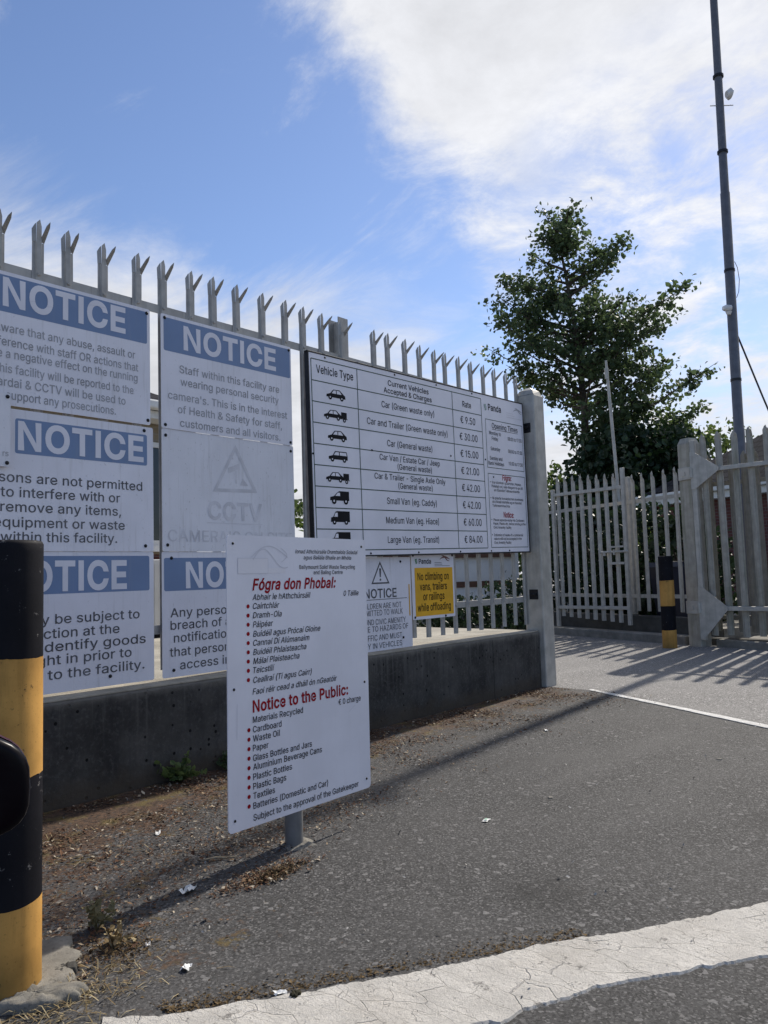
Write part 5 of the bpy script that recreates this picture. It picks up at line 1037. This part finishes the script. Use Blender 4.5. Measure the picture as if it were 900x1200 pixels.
# ================================================================== TREES AND SHRUBS
def leaf_quad(mb, c, size, rr, bias=0.0):
    n = Vector((rr.gauss(0, 1), rr.gauss(0, 1), rr.gauss(0, 1) + bias)).normalized(); a = n.orthogonal().normalized()
    a = Quaternion(n, rr.uniform(0, 6.283)) @ a; b = n.cross(a); L = size * rr.uniform(.7, 1.2); Wd = L * rr.uniform(.36, .5); up = n * L * .12
    mb.add([c - a * L * .5, c - a * L * .12 + b * Wd + up, c + a * L * .22 + b * Wd * .7 + up, c + a * L * .55, c + a * L * .22 - b * Wd * .7 + up, c - a * L * .12 - b * Wd + up], [(0, 1, 2, 3), (0, 3, 4, 5)])
TB = Vector((22.25, 11.02, 0)); KX = 24 / 915.0
tree = thing('tree', 'tall dark green broadleaf tree with pointed open crown behind the small gate', 'tree', tuple(TB))
rr = random.Random(21)
def TP(zx, zy, depth=0.0):
    "tree sketch units (crown seen from the gate side) to tree-local metres"
    x = (zx - 349) / 2.647 * KX; z = 12.6 - (zy - 62) / 2.647 * KX * 1.0
    v = Vector((.658, -.753, 0)) * x + Vector((.753, .658, 0)) * depth; v.z = z; return v
trunk_pts = [Vector((0, 0, 0)), TP(352, 860), TP(355, 720), TP(348, 560), TP(335, 420), TP(318, 280), TP(300, 160), TP(287, 72)]
def trunk_at(z):
    for i in range(len(trunk_pts) - 1):
        a, b = trunk_pts[i], trunk_pts[i + 1]
        if a.z <= z <= b.z: return a.lerp(b, (z - a.z) / (b.z - a.z))
    return trunk_pts[-1]
tm = MB(); tm.tube(trunk_pts, [.17, .13, .11, .09, .07, .05, .03, .010], 10); lm = MB()
branches = []
tips = [(240, 118), (205, 178), (372, 98), (352, 165), (322, 88), (150, 248), (130, 270), (175, 300), (85, 335), (105, 385), (70, 462), (52, 520), (118, 560), (205, 605), (270, 650),
        (502, 190), (480, 215), (455, 262), (440, 320), (500, 372), (470, 400), (555, 402), (668, 362), (615, 398), (628, 442), (585, 472), (612, 500), (555, 545), (590, 590), (640, 590), (742, 602), (690, 640), (722, 712), (640, 728), (560, 690), (470, 640), (450, 700), (430, 790), (505, 800), (570, 815), (630, 790), (385, 820), (600, 850), (520, 740), (660, 830), (260, 240), (250, 330), (200, 420), (230, 500), (400, 250), (400, 420), (420, 520), (300, 330)]
for (x, y) in tips:
    tip = TP(x, y, rr.uniform(-1.3, 1.3)); dx = abs(x - 330); branches.append((tip, min(tip.z - .2, 12.2) - (.32 * dx / 2.647 * KX + .25)))
for k in range(46):
    f = rr.uniform(.42, .97); z = 12.6 * f; prof = 3.0 * min(1, (1 - f) * 2.1 + .10) * (1 if f > .5 else .6)
    a = rr.uniform(0, 6.283); base = trunk_at(z); L = prof * rr.uniform(.45, .92)
    tip = base + Vector((math.cos(a) * L, math.sin(a) * L, L * .25)); branches.append((tip, z - .35 * L))
for tip, zb in branches:
    base = trunk_at(max(1.7, zb)); v = tip - base; L = v.length
    mid = base.lerp(tip, .5) + Vector((rr.uniform(-.15, .15), rr.uniform(-.15, .15), -.06 * L))
    pts = [base, base.lerp(mid, .55), mid, mid.lerp(tip, .55), tip]; tm.tube(pts, [.045 + .006 * L, .036, .026, .016, .006], 5)
    nsub = int(6 + L * 5)
    for q in range(nsub):
        f = rr.uniform(.28, 1.0) ** .75; c0 = base.lerp(mid, f * 2) if f < .5 else mid.lerp(tip, f * 2 - 1)
        spread = .12 + .30 * (1.05 - f) + .05
        off = Vector((rr.gauss(0, 1), rr.gauss(0, 1), rr.gauss(0, .6))) * (.16 + .20 * (1 - f)); c = c0 + off
        if q % 2 == 0: tm.tube([c0, c], [.012, .004], 4, cap=False)
        for _ in range(rr.randint(8, 14)):
            p = c + Vector((rr.gauss(0, .14), rr.gauss(0, .14), rr.gauss(0, .10))); leaf_quad(lm, p, rr.choice((.10, .13, .15, .17)), rr, .7)
obj('trunk', tm, M['bark'], tree); obj('crown', lm, M['leaf_tree'], tree, False)

def shrub(name, label, cat, loc, blobs, n, size, m, seed, stems=True, group=None):
    rr = random.Random(seed); t = thing(name, label, cat, loc, group=group); lmb = MB(); smb = MB()
    tot = sum(b[3] * b[4] * b[5] for b in blobs)
    for bx, by, bz, rx, ry, rz in blobs:
        k = int(n * rx * ry * rz / tot)
        if stems: 
            for _ in range(3):
                e = Vector((bx + rr.uniform(-.5, .5) * rx, by + rr.uniform(-.5, .5) * ry, bz + rz * .5)); smb.tube([Vector((bx * .6, by * .6, 0)), Vector((bx * .8, by * .8, bz * .5)), e], [.05, .035, .012], 6)
        cl = [Vector((rr.gauss(0, 1), rr.gauss(0, 1), rr.gauss(0, 1))).normalized() * rr.uniform(.55, 1.05) ** .6 for _ in range(max(6, k // 22))]
        for _ in range(k):
            c = rr.choice(cl); p = c + Vector((rr.gauss(0, .13), rr.gauss(0, .13), rr.gauss(0, .11)))
            w = Vector((bx + p.x * rx, by + p.y * ry, max(.05, bz + p.z * rz))); leaf_quad(lmb, w, size, rr, .5)
    if stems: obj('trunk', smb, M['bark'], t)
    obj('crown', lmb, m, t, False); return t
rt = Vector((.658, -.753, 0)); fw = Vector((.753, .658, 0))
def loc_at(base, r, f): v = base + rt * r + fw * f; return (v.x, v.y, 0.0)
# dense dark evergreen beneath the tree and dark hedge behind the small gate
shrub('evergreen_shrub', 'dense very dark evergreen bush at the foot of the tall tree', 'shrub', loc_at(TB, .8, -1.7), [(1.2, -1.5, 2.6, 1.2, 1.2, 2.0), (-.8, 0.3, 2.6, 1.4, 1.4, 2.2), (.9, -.6, 2.9, 1.5, 1.4, 2.4), (.2, .2, 3.5, 1.3, 1.3, 1.7)], 13000, .20, M['leaf_dark'], 31)
for i, (s, off, hgt) in enumerate([(-4.3, 1.9, 2.3), (-3.2, 1.7, 2.5), (-2.1, 1.75, 2.4), (-1.1, 1.7, 2.15)]):
    shrub('hedge_shrub', 'dark leafy shrub growing behind the pales of the small gate', 'shrub', tuple(bp(s, off)), [(0, 0, hgt * .5, .75, .75, hgt * .52), (.2, -.3, hgt * .3, .7, .7, hgt * .32)], 2600, .11, M['leaf_dark'], 40 + i, group='dark shrubs behind the small gate')
shrub('shrub', 'lighter green shrub in front of the brick building corner', 'shrub', (17.0, 7.05, 0), [(0, 0, 1.3, .42, .5, 1.2)], 1500, .10, M['leaf_light'], 50)
shrub('bush', 'yellow green bush left of the tall tree above the small gate', 'bush', loc_at(Vector((18.9, 8.9, 0)), -.15, 4.0), [(0, 0, 2.7, 1.0, .9, 1.6), (.7, -.8, 2.4, .9, .9, 1.5), (-.8, .7, 2.2, .9, .9, 1.4)], 4200, .15, M['leaf_light'], 51)
shrub('bush', 'yellow green tree top showing above the right gate beside the mast', 'bush', loc_at(Vector((21.3, 6.1, 0)), -.1, 6.0), [(-.9, 1.0, 4.0, 1.1, 1.1, 1.9), (.4, -.4, 4.4, 1.2, 1.2, 1.9), (1.5, -1.7, 4.1, 1.2, 1.2, 1.8)], 5200, .16, M['leaf_light'], 52)
shrub('bush', 'pale green shrub glimpsed between the bleached notice and the price board', 'bush', (8.25, 8.95, .558), [(0, 0, 1.1, .55, .55, .85), (.05, .1, .5, .6, .6, .5)], 1500, .10, M['leaf_light'], 53)
for i, (x, y, w) in enumerate([(9.0, 6.5, .5), (9.9, 6.2, .45), (11.0, 6.9, .65), (8.2, 6.6, .5), (7.3, 6.5, .5), (6.4, 6.6, .5)]):
    shrub('planting_shrub', 'low dark shrub in the row behind the pales under the price board', 'shrub', (x, y, .10 if x > 7 else .558), [(0, 0, .45 if x > 7 else .20, w, w * .8, .25 + .25 * (x > 10.5))], 900, .07, M['leaf_dark'], 60 + i, False, 'low shrubs behind the fence')

# weeds
def weed(name, label, loc, n, h, m, seed, sp=.55):
    rr = random.Random(seed); mb = MB()
    for k in range(n):
        a = rr.uniform(0, 6.283); el = rr.uniform(.35, 1.35); L = h * rr.uniform(.6, 1.1); d = Vector((math.cos(a) * math.cos(el) * sp * 1.6, math.sin(a) * math.cos(el) * sp * 1.6, math.sin(el))).normalized()
        P = [Vector((0, 0, 0)), d * L * .5, d * L + Vector((0, 0, -.12 * L))]; mb.tube(P, [.0022, .0018, .001], 4, cap=False)
        for j in range(5):
            f = .3 + .17 * j; c = P[1].lerp(P[2], f * 2 - 1) if f > .5 else P[0].lerp(P[1], f * 2)
            leaf_quad(mb, c + Vector((rr.uniform(-.012, .012), rr.uniform(-.012, .012), rr.uniform(0, .012))), h * .24, rr, .6)
    o = obj(name, mb, m, None, False); o.location = loc; return tag(o, label, 'weed')
weed('weed', 'green leafy weed growing at the wall foot, nearer the bollard', (2.67, 3.97, .0), 26, .17, M['leaf_weed'], 71)
weed('weed', 'darker small weed at the wall foot beside the freestanding sign', (3.03, 3.97, 0), 20, .12, M['leaf_tree'], 72)
weed('weed', 'pale dry weed sprouting in the shadow near the bollard', (1.39, 2.54, 0), 9, .12, M['leaf_dry'], 73, .4)
weed('weed', 'reddish brown dry weed beside the concrete footing', (1.36, 2.38, 0), 10, .085, M['grass_dry'], 74, .4)

# ================================================================== GROUND LITTER
def scatter(name, label, n, m, fn, size, seed, flat=.75, z=.006, kind='stuff', lift=.008):
    rr = random.Random(seed); mb = MB()
    for _ in range(n):
        x, y = fn(rr); s = size * math.exp(rr.gauss(0, .38)); a = rr.uniform(0, 6.283); t1, t2 = rr.gauss(0, 1 - flat), rr.gauss(0, 1 - flat)
        ax = Vector((math.cos(a), math.sin(a), t1)) * s; bx = Vector((-math.sin(a), math.cos(a), t2)) * s * rr.uniform(.3, .6); c = Vector((x, y, z + rr.uniform(0, lift) + abs(t1) * s * .5))
        mb.add([c - ax, c + bx * .9 + Vector((0, 0, s * .25)), c + ax, c - bx], [(0, 1, 2), (0, 2, 3)])
    o = obj(name, mb, m, None, False); tag(o, label, None, None, kind); return o
def wall_foot(rr):
    while True:
        x = rr.uniform(-1, 6.95); d = abs(rr.gauss(0, .33)) * (1.35 if x > 4 else 1.6); y = 4.0 - d
        g = math.sin(x * 5.1) + math.sin(x * 11.7 + 2 * y) * .8 + math.sin(y * 13 + x * 3)
        if y > 2.6 and g > rr.uniform(-1.2, 1.6): return x, y
def sign_foot(rr):
    while True:
        cx, cy, sx, sy = rr.choice([(2.85, 2.85, .30, .13), (2.2, 2.8, .22, .12), (1.9, 3.2, .35, .25), (2.05, 2.45, .12, .04), (1.25, 2.55, .2, .15), (1.6, 2.75, .3, .2), (2.6, 3.35, .5, .2)])
        x, y = rr.gauss(cx, sx), rr.gauss(cy, sy)
        if y < 4.0: return x, y
def line_foot(rr):
    f = rr.random() ** 1.3; x = 1.25 + 1.1 * f; y = 1.905 - (x - 1.22) * .62 + abs(rr.gauss(0, .045)) + .015
    return x, y
scatter('leaf_litter', 'brown dead leaves and soil crumbs heaped along the wall foot', 19000, M['litter'], wall_foot, .0070, 81)
scatter('leaf_litter', 'brown dead leaves and moss scattered around the freestanding sign', 8000, M['litter'], sign_foot, .0058, 82)
scatter('moss', 'brown moss crumbs along the edge of the thick painted line', 1500, M['moss'], line_foot, .0045, 83, .8, .004, 'stuff', .004)
scatter('moss', 'brown moss tufts beside the concrete footing', 1700, M['moss'], lambda rr: (rr.gauss(1.36, .07), rr.gauss(2.36, .06)) if rr.random() < .5 else (rr.gauss(2.08, .07), rr.gauss(2.43, .025)), .0045, 84, .6, .004, 'stuff', .012)
scatter('grit', 'pale loose grit scattered over the dark tarmac', 900, M['grit'], lambda rr: (rr.uniform(.9, 6.3), rr.uniform(.9, 3.9)), .0042, 85, .5)
def grass(name, label, n, fn, h, seed):
    rr = random.Random(seed); mb = MB()
    for _ in range(n):
        x, y = fn(rr); a = rr.uniform(0, 6.283); L = h * rr.uniform(.5, 1.3); d = Vector((math.cos(a), math.sin(a), rr.uniform(.15, .9))).normalized(); w = Vector((-d.y, d.x, 0)).normalized() * .0016
        c = Vector((x, y, .005)); m_ = c + d * L * .6; e = c + d * L + Vector((0, 0, -.3 * L)); e.z = max(e.z, .006)
        mb.add([c - w, c + w, m_ + w * .8, e, m_ - w * .8], [(0, 1, 2, 4), (4, 2, 3)])
    o = obj(name, mb, M['grass_dry'], None, False); return tag(o, label, None, None, 'stuff')
grass('dry_grass', 'dry straw coloured grass along the wall foot', 520, wall_foot, .055, 91)
grass('dry_grass', 'dry straw coloured grass around the near bollard', 420, lambda rr: (rr.gauss(1.10, .13), rr.gauss(2.20, .08)), .05, 92)

# scraps, each one its own thing
def scrap(label, x, y, w, l, rz, seed, m='paper', name='paper_scrap', fold=.35, cat='litter'):
    rr = random.Random(seed); mb = MB(); n = 4; V = []
    for i in range(n + 1):
        for j in range(n + 1): V.append((w * (i / n - .5) + rr.uniform(-.12, .12) * w, l * (j / n - .5) + rr.uniform(-.12, .12) * l, abs(rr.gauss(0, fold)) * w * .5))
    mb.add(V, [(i * (n + 1) + j, i * (n + 1) + j + 1, (i + 1) * (n + 1) + j + 1, (i + 1) * (n + 1) + j) for i in range(n) for j in range(n)])
    o = obj(name, mb, M[m], None, False); o.location = (x, y, .007); o.rotation_euler = (0, 0, rz); return tag(o, label, cat)
scrap('crumpled white paper lying in the freestanding sign\'s shadow', 1.767, 2.563, .060, .040, .3, 101)
scrap('small white crumb of paper left of the sign shadow near the bollard', 1.435, 2.30, .022, .015, 1.0, 102)
scrap('white torn paper bit between the sign shadow and the thick line', 1.421, 2.074, .034, .026, .5, 103)
scrap('white paper bit touching the edge of the thick painted line', 1.50, 1.742, .034, .018, -.5, 104)
scrap('white and green card scrap alone on the dark tarmac', 3.111, 2.131, .050, .028, .2, 105, 'paper', 'card_scrap', .06)
mb = MB(); rect(mb, -.010, .012, -.006, .006, 0); sc_o = bpy.data.objects['card_scrap']
mb = MB(); mb.add([(-.016, -.006, .004), (.004, -.008, .004), (.006, .005, .004), (-.014, .007, .004)], [(0, 1, 2, 3)]); obj('green_print', mb, M['paper_green'], sc_o).location.z = .004
scrap('long white paper sliver near the pole shadow by the wall', 5.08, 2.93, .075, .018, .7, 106, fold=.1)
scrap('pale paper crumb in the leaf litter left of the freestanding sign', 2.077, 3.242, .034, .022, .9, 107)
lump_thing('pebble', 'pale pebble alone on the tarmac far from the wall', 'pebble', 4.874, 1.651, .018, .014, .007, 110, M['footing'], 0, None, 9)
lump_thing('pebble', 'pale flat pebble on the tarmac right of the card scrap', 'pebble', 3.608, 2.073, .018, .012, .006, 111, M['footing'], .4, None, 9)
lump_thing('pebble', 'dark pebble sitting on the thick painted line', 'pebble', 1.52, 1.70, .016, .013, .014, 112, M['boll_black'], .4, None, 9)
mb = MB(); mb.tube([(-.065, 0, .006), (-.02, .004, .010), (.03, -.003, .008), (.07, .006, .007)], [.004, .005, .004, .003], 6); o = obj('twig', mb, M['twig']); o.location = (2.047, 2.738, .004); o.rotation_euler = (0, 0, -.7); tag(o, 'short straight straw coloured twig left of the sign post', 'twig')
mb = MB(); mb.tube([(-.05, 0, .006), (-.01, .02, .014), (.02, .0, .012), (.035, -.05, .006)], .0022, 5); o = obj('twig', mb, M['twig']); o.location = (1.675, 3.15, .004); tag(o, 'thin curled pale twig on the moss between bollard and wall', 'twig')

# ================================================================== THE PHOTOGRAPHER'S CAR: wing mirror at the left edge, door below the picture
fwv = Vector((.753, .658, 0)); rtv = Vector((.658, -.753, 0))
car = thing('car', 'dark red car with black wing mirror close to the camera at the left edge', 'car', (0, 0, 0))
mc = Vector((0, 0, 0)) + fwv * .80 - rtv * .488 + Vector((0, 0, .960))
mfw = (fwv * .80 - rtv * .46).normalized(); mrt = Vector((mfw.y, -mfw.x, 0))
def MP(u, v, w): return mc + mrt * u + Vector((0, 0, v)) + mfw * w
def ell(hw, hv, w, du=0.0, dv=0.0, n=36, p=3.2, tl=0.0):
    out = []
    for k in range(n):
        a = 2 * math.pi * k / n; c, s = math.cos(a), math.sin(a)
        u = hw * math.copysign(abs(c) ** (2 / p), c) + du; v = hv * math.copysign(abs(s) ** (2 / p), s) + dv - tl * u
        out.append(MP(u, v, w))
    return out
HW, HV = .118, .059
mb = MB(); mb.loft([ell(HW - .003, HV - .003, .004, tl=.12), ell(HW - .012, HV - .0105, .045, tl=.12), ell(HW - .022, HV - .018, .080, tl=.12), ell(HW * .5, HV * .45, .11, tl=.12)], 0, True); obj('mirror_housing', mb, M['car_black'], car)
mb = MB(); mb.loft([[p + Vector((0, 0, .0012)) for p in ell(a_, b_, w_, tl=.12)[2:17]] for a_, b_, w_ in ((HW - .001, HV - .0005, .0125), (HW - .001, HV + .0010, .018), (HW - .004, HV - .0010, .030), (HW - .010, HV - .0070, .042))], 0, True, False, False); obj('mirror_cap', mb, M['car_red'], car)
mb = MB(); mb.loft([ell(HW - .001, HV - .001, .012, tl=.12), ell(HW, HV, .0035, tl=.12), ell(HW - .002, HV - .002, -.004, tl=.12), ell(HW - .008, HV - .007, -.006, tl=.12), ell(HW - .034, HV - .014, -.004, du=-.012, tl=.12), ell(HW - .040, HV - .016, .003, du=-.018, tl=.12)], 0, True, False); obj('mirror_rim', mb, M['car_black'], car)
mb = MB(); g = ell(HW - .044, HV - .018, -.002, du=-.022, tl=.12); mb.add(g, [tuple(range(len(g)))]); obj('mirror_glass', mb, M['mirror_glass'], car)
arm = [MP(-.06, -.05, .03), MP(-.11, -.085, .0), MP(-.16, -.13, -.16)]
mb = MB(); mb.tube(arm, [.026, .024, .034], 12); obj('mirror_arm', mb, M['car_black'], car)
# door skin under the window, below the bottom edge of the picture
mb = MB(); rows_ = []
for z, o_ in ((.30, .30), (.42, .335), (.60, .35), (.74, .345), (.79, .325), (.80, .29)):
    rows_.append([Vector((0, 0, z)) + fwv * (o_ + .26 * max(0, -u) * .9) + rtv * u for u in (-.75, -.6, -.4, -.2, 0, .2, .4)])
mb.loft(rows_, 0, True, False, False); d = obj('door', mb, M['car_red'], car)
mb = MB(); p = MP(-.17, -.145, -.19); mb.box(-.05, .05, -.03, .03, -.03, .03, 0, .012, Matrix.Translation(p)); obj('mirror_mount', mb, M['car_black'], car)
